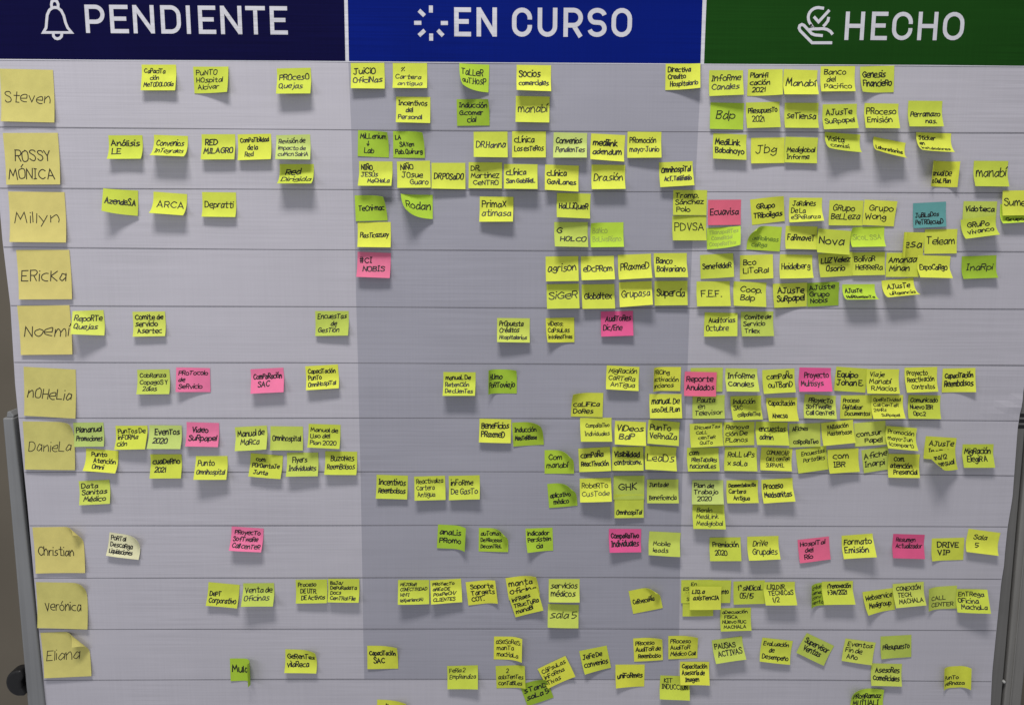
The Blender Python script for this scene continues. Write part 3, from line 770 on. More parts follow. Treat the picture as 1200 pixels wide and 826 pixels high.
Y|0.1703,1.4767,2.4,0.0511,0.0394,0.0004|0.12,-0.99,0.63,36,0.6|,PRaxmeD|yellow note, third of the upper line in the block of eight
Y|0.2255,1.4788,0.7,0.0510,0.0396,0.0004|-0.05,-1.00,0.81,30,0.3|BaNco,BoLivaRiaNo|yellow note starting BANCO, upper right of the block of eight
Y|0.0605,1.4307,1.1,0.0501,0.0393,0.0004|0.04,-1.00,0.77,26,0.35|,SiGeR|yellow note, lower left of the block of eight notes
Y|0.1152,1.4305,1.2,0.0508,0.0386,0.0004|-0.10,-1.00,0.74,23,0.35|,GLoBaLTex|yellow note, second of the lower line in the block of eight
Y|0.1728,1.4347,2.4,0.0507,0.0402,0.0004|0.26,-0.97,0.68,37,0.35|,GRuPaSa|yellow note, third of the lower line, above the pink AUDITORES note
Y|0.2282,1.4361,0.7,0.0511,0.0380,0.0004|0.14,-0.99,0.76,23,1|,SuPeRcía|yellow note, lower right of the block of eight notes
O|-0.0154,1.3773,-0.4,0.0509,0.0392,0.0004|-0.10,-1.00,0.67,36,0.6|PROPuesTa,CRéDiTos,HosPiTaLaRios|olive yellow note reading PROPUESTA CRÉDITOS HOSPITALARIOS
W|0.0569,1.3780,1.3,0.0443,0.0385,0.0004|-0.71,-0.71,0.50,45,1|viDeos:,CaPsuLas,infoRmaTivas|yellow note reading VIDEOS CÁPSULAS, its left edge curled
M|0.1453,1.3887,1.5,0.0500,0.0390,0.0004|0.20,-0.98,0.63,22,0.6|  AudiToRes,Dic/Ene|magenta pink note reading AUDITORES DIC/ENE
Y|-0.0998,1.2918,-0.3,0.0506,0.0404,0.0004|0.05,-1.00,0.69,44,0.35|manuaL De,RetenCión,De cLienTes|yellow note reading MANUAL DE RETENCIÓN DE CLIENTES
G|-0.0343,1.2963,-0.3,0.0496,0.0382,0.0004|-1.00,0.00,0.40,75,1;0.71,0.71,0.25,45,1| HUmo,PoRToviejo|green note with curled left edge, right of MANUAL DE RETENCIÓN
Y|0.1573,1.3021,-2.7,0.0515,0.0384,0.0004|-0.05,-1.00,0.72,39,1|MigRación,CaRTeRa,  AnTigua|yellow note reading MIGRACIÓN CARTERA ANTIGUA
W|0.2237,1.3011,-0.1,0.0495,0.0382,0.0004|-1.00,0.00,0.45,70,1|PRiCing,activación,ancianos|narrow looking yellow note with curled left side above MANUAL DE USO
W|0.1020,1.2595,-0.9,0.0501,0.0389,0.0004|-0.71,0.71,0.40,45,1|,caLiFica,DoRes|deep yellow note reading CALIFICADORES with curled top left corner
Y|0.2255,1.2577,0.2,0.0509,0.0386,0.0004|0.05,-1.00,0.82,23,0.35|manuaL De,uso DeL PLan|yellow note reading MANUAL DE USO DEL PLAN in EN CURSO column
Y|-0.0433,1.2165,-1.4,0.0503,0.0379,0.0004|0.00,-1.00,0.70,30,1|BeneFicios,PRaxmeD|yellow note starting BENEFICIOS
D|0.0073,1.2121,3.5,0.0486,0.0386,0.0004|0.71,0.71,0.42,75,1|Inducción,MasTeRBase|darker green note touching the right edge of the BENEFICIOS note
Y|0.1159,1.2189,0.5,0.0500,0.0382,0.0004|-0.16,-0.99,0.79,27,0.35|   CompaRaTivo,  Individuales|yellow note with thin writing COMPARATIVO INDIVIDUALES
Y|0.1714,1.2132,-2.6,0.0492,0.0390,0.0004|0.05,-1.00,0.78,36,0.3|VíDeos,  BdP|yellow note starting VIDEOS, above VISIBILIDAD CONTROL CONV
Y|0.2251,1.2142,-4.9,0.0501,0.0386,0.0004|0.01,-1.00,0.74,29,0.35|PunTo,VeRnaZa|yellow note with PUNTO as its first line, above the LEADS note
G|0.0588,1.1662,0.5,0.0471,0.0389,0.0004|0.71,0.71,0.40,105,1|  Com,manaBí|green note reading COM MANABÍ with curled corner
Y|0.1142,1.1701,3.4,0.0506,0.0381,0.0004|0.30,-0.95,0.63,37,1|camPaÑa,ReacTivación|yellow note reading CAMPAÑA REACTIVACIÓN
Y|0.1680,1.1716,0.5,0.0496,0.0381,0.0004|0.33,-0.94,0.63,30,0.35|VisiBiLiDaD,conTRoLconv.|yellow note reading VISIBILIDAD CONTROL CONV
Y|0.2210,1.1722,-3.1,0.0500,0.0397,0.0004|0.02,-1.00,0.78,40,0.3|,LeaDs|yellow note reading LEADS
Y|-0.2082,1.1241,-1.8,0.0501,0.0385,0.0004|0.00,-1.00,0.65,30,1|IncenTivos,Reembolsos|yellow note reading INCENTIVOS REEMBOLSOS
Y|-0.1486,1.1227,1.8,0.0495,0.0388,0.0004|-0.13,-0.99,0.69,27,0.3|ReacTivaliza,CaRTeRa, AnTigua|yellow note in thin slanted writing ending CARTERA ANTIGUA, between two others
Y|-0.0933,1.1237,1.6,0.0497,0.0392,0.0004|0.13,-0.99,0.65,32,0.35|inFoRme,De GasTo|yellow note reading INFORME DE GASTO
G|0.0630,1.1120,4.9,0.0460,0.0400,0.0004|0.71,0.71,0.42,105,1|,aPLicaTivo,   méDico|green note reading APLICATIVO MÉDICO with curled corner
Y|0.1172,1.1197,1.4,0.0504,0.0389,0.0004|0.18,-0.98,0.80,42,0.6|RobeRTo,CusTode|yellow note with two lines in thin writing, right of APLICATIVO MÉDICO
O|0.1712,1.1238,0.7,0.0496,0.0387,0.0004|0.00,-1.00,0.70,6,1|,   GHK|pale olive note with three capitals above a hanging yellow note
Y|0.1723,1.0934,0.1,0.0473,0.0384,0.0017|0.00,-1.00,0.50,20,1|,,OmnihospiTal|yellow note hanging directly below the pale olive note with three capitals
O|0.2256,1.1180,0.7,0.0505,0.0385,0.0004|0.11,-0.99,0.66,29,1|JunTa de,,Beneficencia|pale olive note reading JUNTA DE BENEFICENCIA
G|-0.1108,1.0406,-3.2,0.0498,0.0394,0.0004|1.00,0.00,0.50,60,1|anaLis,PRomo|green note reading ANALIS PROMO
G|-0.0457,1.0358,-0.8,0.0481,0.0398,0.0004|0.71,0.71,0.36,110,1|auTomaT,De PRocesos,De conTRoL|green note reading AUTOMAT DE PROCESOS with top right corner curled
G|0.0276,1.0359,2.2,0.0438,0.0388,0.0004|-0.71,-0.71,0.50,45,1|inDicaDoR,PeRsisTen,         cia|green note reading INDICADOR PERSISTENCIA
M|0.1672,1.0348,-0.3,0.0525,0.0383,0.0004|-0.24,-0.97,0.60,28,0.35|CompaRaTivo,Individuales|magenta pink note reading COMPARATIVO INDIVIDUALES
O|0.2322,1.0296,-2.8,0.0510,0.0389,0.0004|0.04,-1.00,0.63,28,0.3|,  Mobile,  leads|pale olive note reading MOBILE LEADS
Y|-0.1765,0.9471,0.2,0.0507,0.0391,0.0004|-0.23,-0.97,0.77,36,0.6|MEJORaR,CONECTIVIDAD,WI-FI,(EXPERiENCiA)|yellow note of four lines reading MEJORAR CONECTIVIDAD WI-FI
Y|-0.1244,0.9479,3.6,0.0506,0.0383,0.0004|-0.11,-0.99,0.72,29,0.35|PRoYecTo,aREa DE,PosPeCH/,CLIENTES|yellow note of four lines reading PROYECTO AREA DE CLIENTES
W|-0.0669,0.9461,6.5,0.0498,0.0399,0.0004|1.00,0.00,0.50,30,1|  SoPoRTe,  TaRGeTs,  COT.|deep yellow note reading SOPORTE TARGETS COT
W|-0.0010,0.9543,8.8,0.0514,0.0376,0.0004|0.71,0.71,0.40,45,1|manTa,oFicina|yellow note reading MANTA OFICINA, half covered by the note below it
W|0.0018,0.9274,18.0,0.0487,0.0378,0.0030|0.71,-0.71,0.60,25,1|inFRaes,TRucTuRa,manaBi|yellow note reading INFRAESTRUCTURA MANABI stuck over MANTA OFICINA
O|0.0696,0.9491,-0.1,0.0504,0.0378,0.0004|0.03,-1.00,0.80,36,1|seRvicios,médicos|olive yellow note reading SERVICIOS MÉDICOS
O|0.0692,0.9051,-2.2,0.0508,0.0377,0.0004|-0.12,-0.99,0.79,24,0.35|,saLa 5|olive yellow note reading SALA 5 directly below SERVICIOS MÉDICOS
W|0.1996,0.9336,12.4,0.0496,0.0405,0.0004|0.71,0.71,0.33,110,1|CeRveceRía|deep yellow note reading CERVECERÍA with curled upper corner
W|-0.2292,0.8322,-0.3,0.0507,0.0404,0.0004|0.71,0.71,0.40,30,1|CapaciTación,    SAC|yellow note reading CAPACITACIÓN SAC
Y|-0.0974,0.7970,1.6,0.0510,0.0383,0.0004|0.24,-0.97,0.71,23,0.3|FeRia 2,EmpRendiza,|yellow note reading FERIA 2 in thin writing
W|-0.0208,0.8485,-0.7,0.0482,0.0405,0.0004|1.00,0.00,0.50,40,1|aSeSoReS:, manTa, macHaLa|deep yellow note reading ASESORES MANTA MACHALA
W|-0.0179,0.7974,2.6,0.0489,0.0399,0.0004|1.00,0.00,0.40,25,1|        2,asisTenTes,conTaBLes|deep yellow note reading 2 ASISTENTES CONTABLES
D|0.0196,0.7698,19.9,0.0462,0.0396,0.0004|0.71,0.71,0.40,40,1|sTanD,saLa 5|tilted darker green note reading STAND SALA 5 at the bottom
W|0.0504,0.8035,27.0,0.0515,0.0385,0.0017|0.71,-0.71,0.50,20,1|CáPsuLas,inFoRma,Tivas|yellow note turned steeply, reading CÁPSULAS INFORMATIVAS
W|0.1189,0.8279,12.1,0.0463,0.0394,0.0004|-0.71,-0.71,0.50,35,1|JeFe De,convenios|yellow note reading JEFE DE CONVENIOS
W|0.1814,0.7990,0.4,0.0486,0.0392,0.0004|-0.71,-0.71,0.50,25,1|,uniFoRmes|yellow note reading UNIFORMES
W|0.2092,0.8469,3.8,0.0479,0.0409,0.0004|0.71,0.71,0.40,35,1|PRoceso,AudiToR de,  Reembolso|yellow note reading PROCESO AUDITOR DE REEMBOLSO
W|0.2677,0.8504,1.7,0.0486,0.0406,0.0004|0.71,0.71,0.40,35,1|PRoceso,AudiToR,Médico Call|yellow note reading PROCESO AUDITOR MÉDICO CALL
Y|0.2573,0.7788,-2.1,0.0496,0.0390,0.0004|0.23,-0.97,0.63,37,0.3|  KIT,INDUCCION,|yellow note reading KIT INDUCCION, partly covered by another note
W|0.2886,0.8048,-0.5,0.0486,0.0380,0.0017|0.04,-1.00,0.74,24,0.3|CapaciTación,AsesoRía de,   Imagen|yellow note reading CAPACITACIÓN ASESORÍA DE IMAGEN
W|-0.2149,0.7348,-3.1,0.0502,0.0410,0.0004|0.71,0.71,0.40,35,1|  aLianza,  sac|yellow note cut off by the bottom of the picture in EN CURSO column
Y|0.2999,1.7499,0.2,0.0503,0.0394,0.0004|0.27,-0.96,0.82,26,0.6|InfoRme,Canales|yellow note reading INFORME CANALES just below the green heading
Y|0.3584,1.7515,0.3,0.0514,0.0383,0.0004|0.71,-0.71,0.60,25,1|PLaniFi,cación,  2021|yellow note reading PLANIFICACIÓN 2021
Y|0.4114,1.7513,-1.3,0.0506,0.0414,0.0004|0.12,-0.99,0.64,36,0.3|,Manabí|yellow note reading MANABÍ right of PLANIFICACIÓN 2021
Y|0.4667,1.7565,0.7,0.0514,0.0382,0.0004|0.00,-1.00,0.70,30,1| Banco,   del, Pacifico|yellow note of three lines starting BANCO DEL
Y|0.5255,1.7571,2.1,0.0513,0.0384,0.0004|-0.71,-0.71,0.45,35,1|Genesis,FinancieRo|yellow note ending FINANCIERO with rounded lower left corner
G|0.3038,1.7030,-0.8,0.0506,0.0390,0.0004|0.00,-1.00,0.70,10,1|,   Bdp|green note with three large letters below INFORME CANALES
Y|0.3569,1.7042,1.7,0.0505,0.0391,0.0004|0.03,-1.00,0.80,18,0.35|PResupuesTo,   2021|yellow note reading PRESUPUESTO 2021
Y|0.4156,1.7036,0.0,0.0509,0.0383,0.0004|0.00,-1.00,0.70,30,1|,seTiensa|yellow note below the second MANABÍ, one small line of capitals
Y|0.4730,1.7021,1.4,0.0515,0.0396,0.0004|0.10,-1.00,0.63,30,0.35| AJusTe,SuRpapel|yellow note starting AJUSTE, left of PROCESO EMISIÓN
Y|0.5359,1.7034,-0.7,0.0512,0.0397,0.0004|0.05,-1.00,0.80,26,0.35|PRoceso,Emisión|yellow note reading PROCESO EMISIÓN
Y|0.6017,1.7075,-0.2,0.0513,0.0405,0.0004|0.07,-1.00,0.75,28,0.6|,PeRRamazo,            nas.|yellow note right of PROCESO EMISIÓN, last of its line
Y|0.3099,1.6575,-2.0,0.0505,0.0393,0.0004|0.03,-1.00,0.80,20,0.3|MediLink,Babahoyo|yellow note ending BABAHOYO
Y|0.3673,1.6525,1.2,0.0509,0.0381,0.0004|0.00,-1.00,0.60,12,1|,  Jbg|yellow note with three letters touching the note at its right
Y|0.4181,1.6532,-1.3,0.0494,0.0386,0.0017|0.00,-1.00,0.60,22,1|,Mediglobal,InfoRme|yellow note with two lines overlapping the right edge of a three letter note
Y|0.4796,1.6595,-3.8,0.0547,0.0326,0.0004|0.00,-1.00,0.92,62,1;-0.71,-0.71,0.60,34,1|Visita,  comisi|yellow note reading VISITA curled far off the board with long shadow
W|0.5518,1.6503,-10.2,0.0505,0.0331,0.0004|0.00,-1.00,0.95,80,1;-0.71,-0.71,0.60,30,1|,LaboRaToRios|yellow note reading LABORATORIOS seen nearly edge on
Y|0.6177,1.6608,-1.6,0.0538,0.0344,0.0004|0.00,-1.00,0.92,62,1;-0.71,-0.71,0.60,28,1|STicker,en,insTaladoRes|yellow note reading STICKER curled up above MANUAL DE USO
W|0.6362,1.6191,-1.9,0.0499,0.0382,0.0004|-1.00,0.00,0.36,80,1;1.00,0.00,0.32,70,1|,manuaL De,uso DeL PLan|deep yellow note with both sides curled, below the STICKER note
Y|0.7090,1.6199,-0.2,0.0523,0.0399,0.0004|-0.04,-1.00,0.75,25,0.6|,manaBí|yellow note reading MANABÍ at far right of the second row
Y|0.2528,1.5743,-0.1,0.0517,0.0377,0.0004|0.00,-1.00,0.70,8,1|TRamp.,Sánchez, Polo|yellow note of three lines left of the coral pink note
Y|0.2529,1.5357,0.6,0.0521,0.0380,0.0004|-0.15,-0.99,0.68,19,0.6|PDVSA|yellow note with five capitals on the column border, left of faded lime note
R|0.3059,1.5600,0.7,0.0503,0.0382,0.0004|0.00,-1.00,0.70,12,1|,Ecuavisa|coral pink note with one word in the third row of HECHO column
B|0.3056,1.5186,2.9,0.0512,0.0327,0.0004|0.71,-0.71,0.80,60,1|?TRanspoRTes,  ComeRcial,CoopeRaTiva|lime note with faded writing, bent forward below the coral pink note
G|0.3703,1.5208,-3.3,0.0513,0.0374,0.0004|-0.71,0.71,0.36,110,1|?,  aeRolineas,  caRga|green note with twisted top left corner and faded writing
W|0.3696,1.5635,7.3,0.0499,0.0386,0.0004|0.71,0.71,0.50,30,1|   GRupo,TRiboilgas|yellow note starting GRUPO with rounded top right corner
Y|0.4300,1.5636,0.1,0.0501,0.0394,0.0004|0.20,-0.98,0.60,45,0.6| JaRdines,De La,eSPeRanza|yellow note of three lines starting JARDINES
Y|0.4927,1.5600,-0.4,0.0522,0.0380,0.0004|0.00,-1.00,0.50,10,1| GRupo,BeLLeza|yellow note starting GRUPO, middle of the three GRUPO notes
Y|0.5441,1.5601,-2.2,0.0492,0.0382,0.0017|0.71,0.71,0.40,20,1|   GRupo,Wong|yellow note starting GRUPO, rightmost of the three GRUPO notes
Y|0.4262,1.5207,-1.1,0.0490,0.0360,0.0004|0.00,-1.00,0.75,30,1|FaRmaveT|yellow note with one word, below the JARDINES note
Y|0.4754,1.5156,-4.2,0.0507,0.0374,0.0056|0.00,-1.00,0.65,33,1|Nova|yellow note with one short word, hanging just over the ruled line below
B|0.5273,1.5202,1.1,0.0525,0.0328,0.0004|0.00,-1.00,0.70,50,1;-0.71,0.71,0.30,40,1|?SicoL SSA|lime note with faded writing and curled top left corner, below two GRUPO notes
T|0.6201,1.5574,3.1,0.0503,0.0379,0.0004|0.00,-1.00,0.70,12,1|,JuBiLaDos,PeTROecuaD|teal blue note, the only one of its colour
W|0.5915,1.5124,-1.0,0.0502,0.0383,0.0004|-1.00,0.00,0.55,108,1|,  mesa|deep yellow note narrowed by a curled left side, below the teal note
Y|0.6414,1.5170,1.0,0.0501,0.0372,0.0004|0.00,-1.00,0.70,8,1|TeLeam|yellow note with one word, lower right of the teal note
O|0.6981,1.5595,-0.1,0.0515,0.0366,0.0004|0.00,-1.00,0.70,6,1|VidoTeca,|pale olive note with one word near the right edge, above a curling note
Y|0.6941,1.5348,7.3,0.0527,0.0325,0.0043|0.00,-1.00,0.80,55,1|   GRuPo,  vivanco|yellow note curling forward just below a pale olive note near the right edge
Y|0.7517,1.5759,1.0,0.0474,0.0377,0.0056|0.00,-1.00,0.70,15,1|,SumeRi|yellow note cut off by the right edge of the picture
B|0.7531,1.5569,3.7,0.0487,0.0325,0.0004|0.00,-1.00,0.60,60,1|,,  GRupo|lime note half hidden under the note cut off by the right picture edge
Y|0.2969,1.4776,3.4,0.0508,0.0368,0.0004|0.71,-0.71,0.60,30,1|SenefeldeR|yellow note with one word, directly below the faded lime note of HECHO
Y|0.3585,1.4768,2.0,0.0505,0.0371,0.0004|0.71,-0.71,0.60,25,1| Bco, LiToRal|yellow note starting BCO in the HECHO column
Y|0.4201,1.4773,-0.7,0.0501,0.0381,0.0004|0.20,-0.98,0.77,47,1|HeidelbeRg|yellow note with one word, right of the note starting BCO
Y|0.4798,1.4802,3.5,0.0535,0.0364,0.0017|-0.71,-0.71,0.60,25,1|LUZ VeLez,    OsoRio|yellow note with a two line name, leftmost of three such names
Y|0.5322,1.4814,1.3,0.0504,0.0354,0.0004|0.00,-1.00,0.60,20,1|BolívaR, HeRReRa|yellow note with a two line name, middle of three such names
Y|0.5853,1.4809,0.2,0.0508,0.0371,0.0004|0.00,-1.00,0.70,10,1|Amanda, Minan|yellow note with a two line name, rightmost of three, under a curled tip
Y|0.6333,1.4768,-1.3,0.0506,0.0382,0.0017|0.00,-1.00,0.62,44,0.35|ExpoCaRgo|yellow note with one long word, left of the darker green one
D|0.7036,1.4767,2.2,0.0535,0.0361,0.0004|0.00,-1.00,0.55,45,1|  InaRpi|darker green note bent at the middle near the right edge
Y|0.2936,1.4357,0.8,0.0516,0.0391,0.0004|0.10,-0.99,0.76,21,0.35|,  F.E.F.|yellow note reading F.E.F.
Y|0.3510,1.4348,-2.2,0.0509,0.0385,0.0004|-0.00,-1.00,0.79,23,0.35|    Coop.,    Bdp|yellow note starting COOP
Y|0.4124,1.4334,2.2,0.0535,0.0370,0.0017|-0.71,-0.71,0.60,20,1|  AJusTe, SuRpapel|yellow note starting AJUSTE overlapping a darker green note
D|0.4640,1.4350,3.1,0.0488,0.0370,0.0004|0.71,0.71,0.30,30,1|AJusTe,GRupo, Nobis|darker green note of three lines starting AJUSTE GRUPO
B|0.5196,1.4321,0.8,0.0504,0.0335,0.0004|0.00,-1.00,0.95,92,1|AJusTe,HeRRamienTa|lime note reading AJUSTE, strongly foreshortened above its own shadow
Y|0.5796,1.4402,5.6,0.0494,0.0363,0.0004|0.00,-1.00,0.95,90,1|  AJusTe,  uRgencia|yellow note reading AJUSTE lifted off with wide soft shadow
Y|0.3077,1.3870,-0.9,0.0507,0.0380,0.0004|0.54,-0.84,0.71,32,0.3|  AudiToRias,OcTubRe|yellow note reading AUDITORIAS OCTUBRE
O|0.3641,1.3889,0.8,0.0506,0.0387,0.0004|-0.07,-1.00,0.81,22,0.6| Comite de,SeRvicio, TRilex|olive yellow note starting COMITE DE SERVICIO in HECHO column
O|0.2891,1.2999,0.8,0.0510,0.0382,0.0004|0.00,-1.00,0.70,4,1||blank olive note mostly hidden behind the coral REPORTE ANULADOS note
R|0.2794,1.2938,-1.2,0.0504,0.0382,0.0030|0.00,-1.00,0.70,15,1|RepoRTe,Anulados|coral pink note reading REPORTE ANULADOS
O|0.2939,1.2563,0.3,0.0509,0.0375,0.0004|0.12,-0.99,0.64,28,1|  PauTa,   en,TeLevisoR|olive yellow note reading PAUTA EN TELEVISOR
O|0.3438,1.2990,-1.0,0.0501,0.0398,0.0004|0.11,-0.99,0.81,44,0.35|InfoRme,Canales|olive yellow note reading INFORME CANALES in the sixth row
Y|0.4021,1.2980,2.9,0.0509,0.0378,0.0004|0.00,-1.00,0.75,30,1|  camPaÑa,   ouTBanD|yellow note reading CAMPAÑA OUTBAND
M|0.4602,1.3006,-0.9,0.0498,0.0394,0.0004|0.30,-0.95,0.64,38,0.3|   PRoyecTo,MulTisys|magenta pink note starting PROYECTO in the HECHO column
W|0.5185,1.3009,-3.8,0.0501,0.0381,0.0004|0.00,-1.00,0.60,12,1|Equipo,Johan E.|deep yellow note starting EQUIPO
Y|0.5669,1.2990,-0.1,0.0511,0.0389,0.0017|0.02,-1.00,0.78,31,1| Viaje,Manabí,  R.Macias|yellow note starting VIAJE MANABÍ
Y|0.6272,1.3018,1.8,0.0516,0.0394,0.0004|-0.16,-0.99,0.78,23,0.6|PRoyecTo,ReacTivación,   ConTRaTos|yellow note reading PROYECTO REACTIVACIÓN CONTRATOS
Y|0.6877,1.3005,1.7,0.0515,0.0381,0.0004|0.71,-0.71,0.50,25,1|CapaciTación,Reembolsos|yellow note reading CAPACITACIÓN REEMBOLSOS
Y|0.3527,1.2552,1.5,0.0489,0.0389,0.0004|-0.16,-0.99,0.75,31,0.35|Inducción,SAC,   coRpoRaTiva|yellow note reading INDUCCIÓN SAC CORPORATIVA
W|0.4098,1.2523,1.2,0.0493,0.0379,0.0004|-0.26,-0.97,0.73,31,0.35|CapaciTación,,  Ahecsa|yellow note starting CAPACITACIÓN under CAMPAÑA OUTBAND
O|0.4711,1.2569,-2.9,0.0497,0.0390,0.0004|0.25,-0.97,0.67,37,0.35|  PRoyecTo,SofTwaRe,Call CenTeR|olive note reading PROYECTO SOFTWARE CALL CENTER below a magenta note
Y|0.5289,1.2569,0.8,0.0505,0.0378,0.0004|0.00,-1.00,0.50,8,1|PRoceso,DigiTalizaR,  DocumenTos|yellow note reading PROCESO DIGITALIZAR DOCUMENTOS
Y|0.5770,1.2574,0.2,0.0502,0.0392,0.0017|0.06,-1.00,0.72,41,0.6|OpeRaTividad,Call CenTeR,24HRs,      SuRpapel|yellow note of four lines starting OPERATIVIDAD CALL CENTER
Y|0.6366,1.2572,-0.8,0.0511,0.0378,0.0004|0.09,-1.00,0.82,29,1|Comunicado,Nuevo IBR,   Opc.2|yellow note starting COMUNICADO NUEVO
Y|0.2911,1.2112,3.1,0.0518,0.0378,0.0017|0.00,-1.00,0.60,25,1|  ENcuesTas,   CaLL,     cenTeR,      QuiTo|yellow note of four thin lines reading ENCUESTAS CALL CENTER QUITO
Y|0.3440,1.2128,1.2,0.0492,0.0377,0.0004|0.00,-1.00,0.70,10,1|Renova,ción De,PLanos|yellow note reading RENOVACIÓN DE PLANOS
Y|0.3962,1.2130,-1.5,0.0510,0.0383,0.0004|0.07,-1.00,0.81,35,0.3| encuesTas, aDmin|yellow note reading ENCUESTAS ADMIN
O|0.4491,1.2108,2.1,0.0498,0.0381,0.0004|0.00,-1.00,0.70,8,1| AFiches,,  coRpoRaTivo|olive yellow note reading AFICHES CORPORATIVO
Y|0.4996,1.2146,6.5,0.0509,0.0370,0.0017|0.00,-1.00,0.70,25,1|   VALIDaCióN,   MasTeRBase,|yellow note tilted, starting VALIDACIÓN
O|0.5524,1.2135,5.2,0.0499,0.0382,0.0004|0.00,-1.00,0.70,6,1|,com.SuR,       PaPeL|olive note of two lines starting COM SUR between two brighter yellow notes
Y|0.6023,1.2063,-4.2,0.0491,0.0378,0.0043|-0.07,-1.00,0.77,44,0.6|PRomoción,mayo-Jun,(comPaRT)|yellow note of three lines starting PROMOCIÓN MAYO-JUN
Y|0.2881,1.1705,0.2,0.0506,0.0381,0.0004|0.10,-0.99,0.72,32,0.3|com:,  PResTaDoRes,nacionaLes|yellow note reading COM PRESTADORES NACIONALES
Y|0.3491,1.1713,-1.2,0.0514,0.0384,0.0004|0.28,-0.96,0.64,35,0.6| RoLL uPs, x saLa|yellow note reading ROLL UPS X SALA
Y|0.4067,1.1706,-2.4,0.0501,0.0370,0.0004|0.07,-1.00,0.61,38,1|   COMUNICAR,   CaLL cenTeR,   SURPAPEL|yellow note with thin capitals starting COMUNICAR CALL
Y|0.4609,1.1712,7.8,0.0490,0.0386,0.0004|0.00,-1.00,0.70,14,1|   EncuesTas,    PoRTaTiLes,|yellow note tilted with two thin lines, left of the COM IBR note
W|0.5116,1.1698,3.0,0.0494,0.0381,0.0030|-0.10,-1.00,0.73,33,1|   com,   IBR|deep yellow note reading COM IBR
O|0.5632,1.1705,9.3,0.0427,0.0379,0.0004|0.00,-1.00,0.70,6,1|AFiche,InaRpi|pale olive note starting AFICHE, tilted right of COM IBR
Y|0.6111,1.1612,-0.8,0.0499,0.0381,0.0017|0.11,-0.99,0.65,32,1|   Com.,aTención,   PResenciaL|yellow note reading COM ATENCIÓN PRESENCIAL
W|0.6688,1.1890,-3.5,0.0498,0.0365,0.0004|0.00,-1.00,0.70,10,1|  AJusTe,  InaRpi|yellow note starting AJUSTE near the right edge, above a curled one
W|0.6622,1.1669,5.3,0.0602,0.0325,0.0017|-0.71,-0.71,0.95,95,1|    ana/12,     mensual|yellow note strongly lifted with a very long shadow, lower right
Y|0.7291,1.1774,0.4,0.0497,0.0378,0.0004|0.01,-1.00,0.69,24,0.3|MigRación,  ElegiR A|yellow note reading MIGRACIÓN ELEGIR A
L|0.2980,1.1169,0.0,0.0501,0.0390,0.0004|0.31,-0.95,0.72,47,1|Plan de,TRabajo,   2020|pale green note reading PLAN DE TRABAJO 2020
Y|0.3008,1.0758,0.1,0.0513,0.0391,0.0004|0.11,-0.99,0.81,32,0.3|  Benlin, MediLink, Mediglobal|yellow note of three thin lines directly below PLAN DE TRABAJO 2020
Y|0.3536,1.1171,0.7,0.0507,0.0370,0.0004|0.00,-1.00,0.75,35,1|DesmenTalización,CaRTeRa,    AnTigua|yellow note in HECHO column ending CARTERA ANTIGUA
Y|0.4093,1.1193,3.9,0.0502,0.0387,0.0004|0.11,-0.99,0.66,36,0.35|PRoceso,MedSaniTas|yellow note starting PROCESO, rightmost of three below ROLL UPS X SALA
Y|0.3302,1.0207,0.6,0.0505,0.0380,0.0004|0.20,-0.98,0.74,22,0.3| PRemiación,   2020|yellow note reading PREMIACIÓN 2020
Y|0.3916,1.0227,1.7,0.0509,0.0387,0.0004|0.10,-0.99,0.72,42,0.6|   DRiVe,  GRupales|yellow note reading DRIVE GRUPALES
R|0.4738,1.0196,6.8,0.0510,0.0385,0.0004|0.00,-1.00,0.70,10,1|HospiTal,    del,   Río|coral pink note of three lines starting HOSPITAL
Y|0.5449,1.0258,4.5,0.0504,0.0385,0.0004|0.31,-0.95,0.70,40,0.3|FoRmaTo,Emisión|yellow note reading FORMATO EMISIÓN
M|0.6297,1.0264,-1.6,0.0514,0.0395,0.0004|0.11,-0.99,0.61,24,0.3| RESumen, ActuaLizadoR,|magenta pink note with an underlined second line at right
Y|0.6941,1.0202,1.7,0.0530,0.0379,0.0004|-0.71,-0.71,0.25,30,1|   DRIVE,    VIP|yellow note reading DRIVE VIP with curled lower left corner
Y|0.7525,1.0326,-7.6,0.0531,0.0382,0.0004|0.03,-1.00,0.61,45,1|    SaLa,      5|yellow note reading SALA 5 at the right edge of the sheet
Y|0.2872,0.9477,0.8,0.0515,0.0389,0.0004|0.00,-1.00,0.70,4,1|       En,ES,  N,   S|yellow note at the back left of the cluster on the column border
Y|0.3170,0.9477,-0.3,0.0520,0.0387,0.0017|0.00,-1.00,0.70,4,1|       descuenTo|yellow note reading DESCUENTO, back right of the cluster on the column border
Y|0.2898,0.9257,0.8,0.0505,0.0398,0.0017|0.00,-1.00,0.70,4,1|,,,|yellow note hanging lowest in the cluster on the column border
Y|0.3008,0.9387,-0.2,0.0514,0.0387,0.0056|0.00,-1.00,0.70,12,1|LIQ. a, asisTenCIA,|yellow note at the front of the cluster, reading LIQ A ASISTENCIA
Y|0.3728,0.9462,2.3,0.0514,0.0393,0.0004|0.00,-1.00,0.70,10,1|  1ª siNDicaL,    05/15|yellow note with 05/15 on its second line
Y|0.4221,0.9449,0.8,0.0512,0.0378,0.0017|0.01,-1.00,0.75,38,0.3| LIQ.DIR.,  TÉCNICaS,     1/2|yellow note reading LIQ DIR TÉCNICAS 1/2
Y|0.3528,0.8991,1.4,0.0507,0.0382,0.0004|0.03,-1.00,0.71,27,1|aDecuación,  FíSiCA,NUevo RUC, MACHALA|yellow note reading ADECUACIÓN FÍSICA NUEVO RUC MACHALA
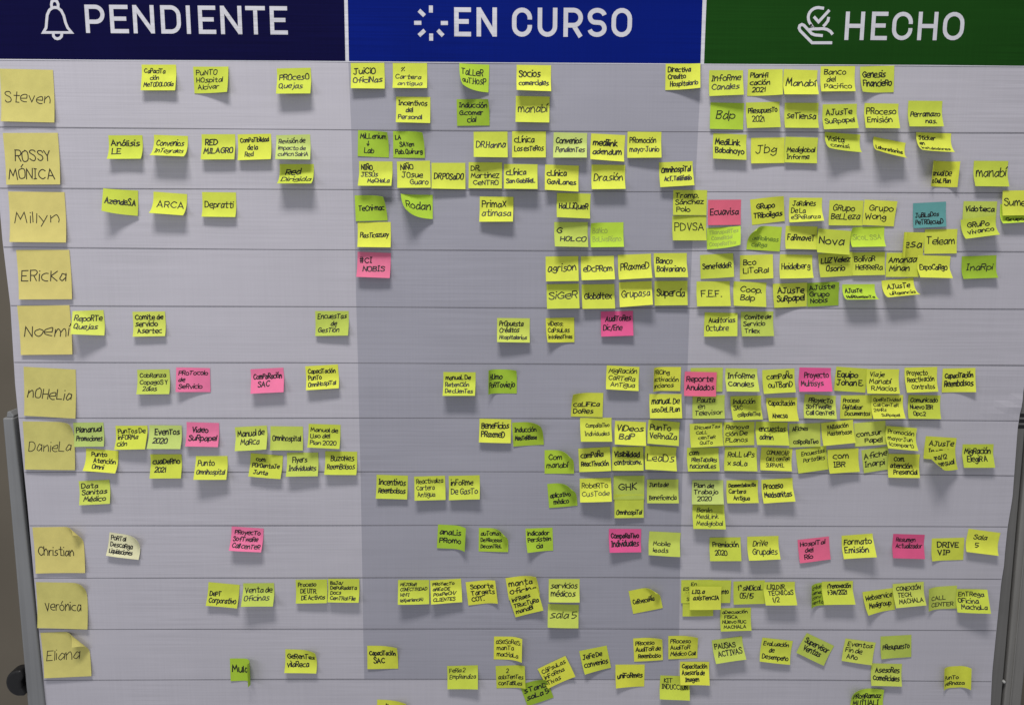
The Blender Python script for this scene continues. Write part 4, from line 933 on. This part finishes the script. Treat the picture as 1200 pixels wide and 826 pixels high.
D|0.4935,0.9434,3.2,0.0509,0.0389,0.0004|-1.00,0.00,0.50,55,1|cRéDiTo,veneza,conv,venta|darker green note with curled left edge, half covered at its right
Y|0.5175,0.9463,1.6,0.0509,0.0380,0.0017|-0.01,-1.00,0.73,33,0.35|   1ªRenovación,   1-314/2021,|yellow note ending /2021 stuck over a darker one
Y|0.5859,0.9307,7.9,0.0515,0.0380,0.0004|-0.71,-0.71,0.50,45,1|WebSeRvice,  MedigRoup|yellow note starting WEBSERVICE with bent left edge
O|0.6341,0.9436,4.6,0.0510,0.0389,0.0017|-0.09,-1.00,0.77,28,0.6| CONEXIÓN,  TECH.,  MACHALA|olive yellow note reading CONEXIÓN TECH MACHALA
O|0.6900,0.9369,3.7,0.0511,0.0390,0.0004|-1.00,0.00,0.50,35,1|,  CALL,  CENTER|olive yellow note reading CALL CENTER with curled left edge
Y|0.7398,0.9328,-0.5,0.0495,0.0380,0.0017|0.43,-0.91,0.77,39,0.3|EnTRega,OFicina,  MachaLa|yellow note reading ENTREGA OFICINA MACHALA
O|0.3406,0.8458,8.6,0.0504,0.0387,0.0004|0.01,-1.00,0.72,42,0.6|PAUSAS,  ACTIVAS|olive yellow note reading PAUSAS ACTIVAS
Y|0.4251,0.8441,-6.8,0.0512,0.0401,0.0004|0.00,-1.00,0.60,30,1|EvaLuación,      de,Desempeño|yellow note reading EVALUACIÓN DE DESEMPEÑO
O|0.4964,0.8439,-26.1,0.0520,0.0376,0.0004|0.00,-1.00,0.70,12,1|SupeRvisoR,  VenTas|olive note turned like a diamond, reading SUPERVISOR VENTAS
O|0.5634,0.8419,-8.3,0.0513,0.0385,0.0004|0.00,-1.00,0.70,15,1| EvenTos,Fin de,  Año|olive yellow note reading EVENTOS FIN DE AÑO
O|0.6216,0.8506,3.4,0.0512,0.0389,0.0004|-0.71,-0.71,0.30,20,1|,PResupuesTo|olive yellow note reading PRESUPUESTO alone, low in HECHO column
O|0.6100,0.8008,-1.2,0.0512,0.0373,0.0004|-0.02,-1.00,0.81,27,1|  AsesoRes,ComeRciales|olive yellow note reading ASESORES COMERCIALES
B|0.5798,0.7561,2.4,0.0548,0.0413,0.0004|-0.71,0.71,0.35,50,1;0.71,0.71,0.30,30,1|PRogRamaz,MUTUALI|lime note with rumpled top at the bottom of the picture, below ASESORES COMERCIALES
W|0.7262,0.7963,3.3,0.0498,0.0382,0.0004|1.00,0.00,0.38,70,1;-1.00,0.00,0.35,50,1|,PunTo,veRnaza|deep yellow note with both edges curled, alone at lower right
'''
for i, ln in enumerate(NOTES.strip().split('\n')):
    col, geo, bd, text, label = ln.split('|')
    bends = [tuple(float(q) for q in t.split(',')) for t in bd.split(';') if t]
    sticky(i, col, [float(q) for q in geo.split(',')], bends, text, label)
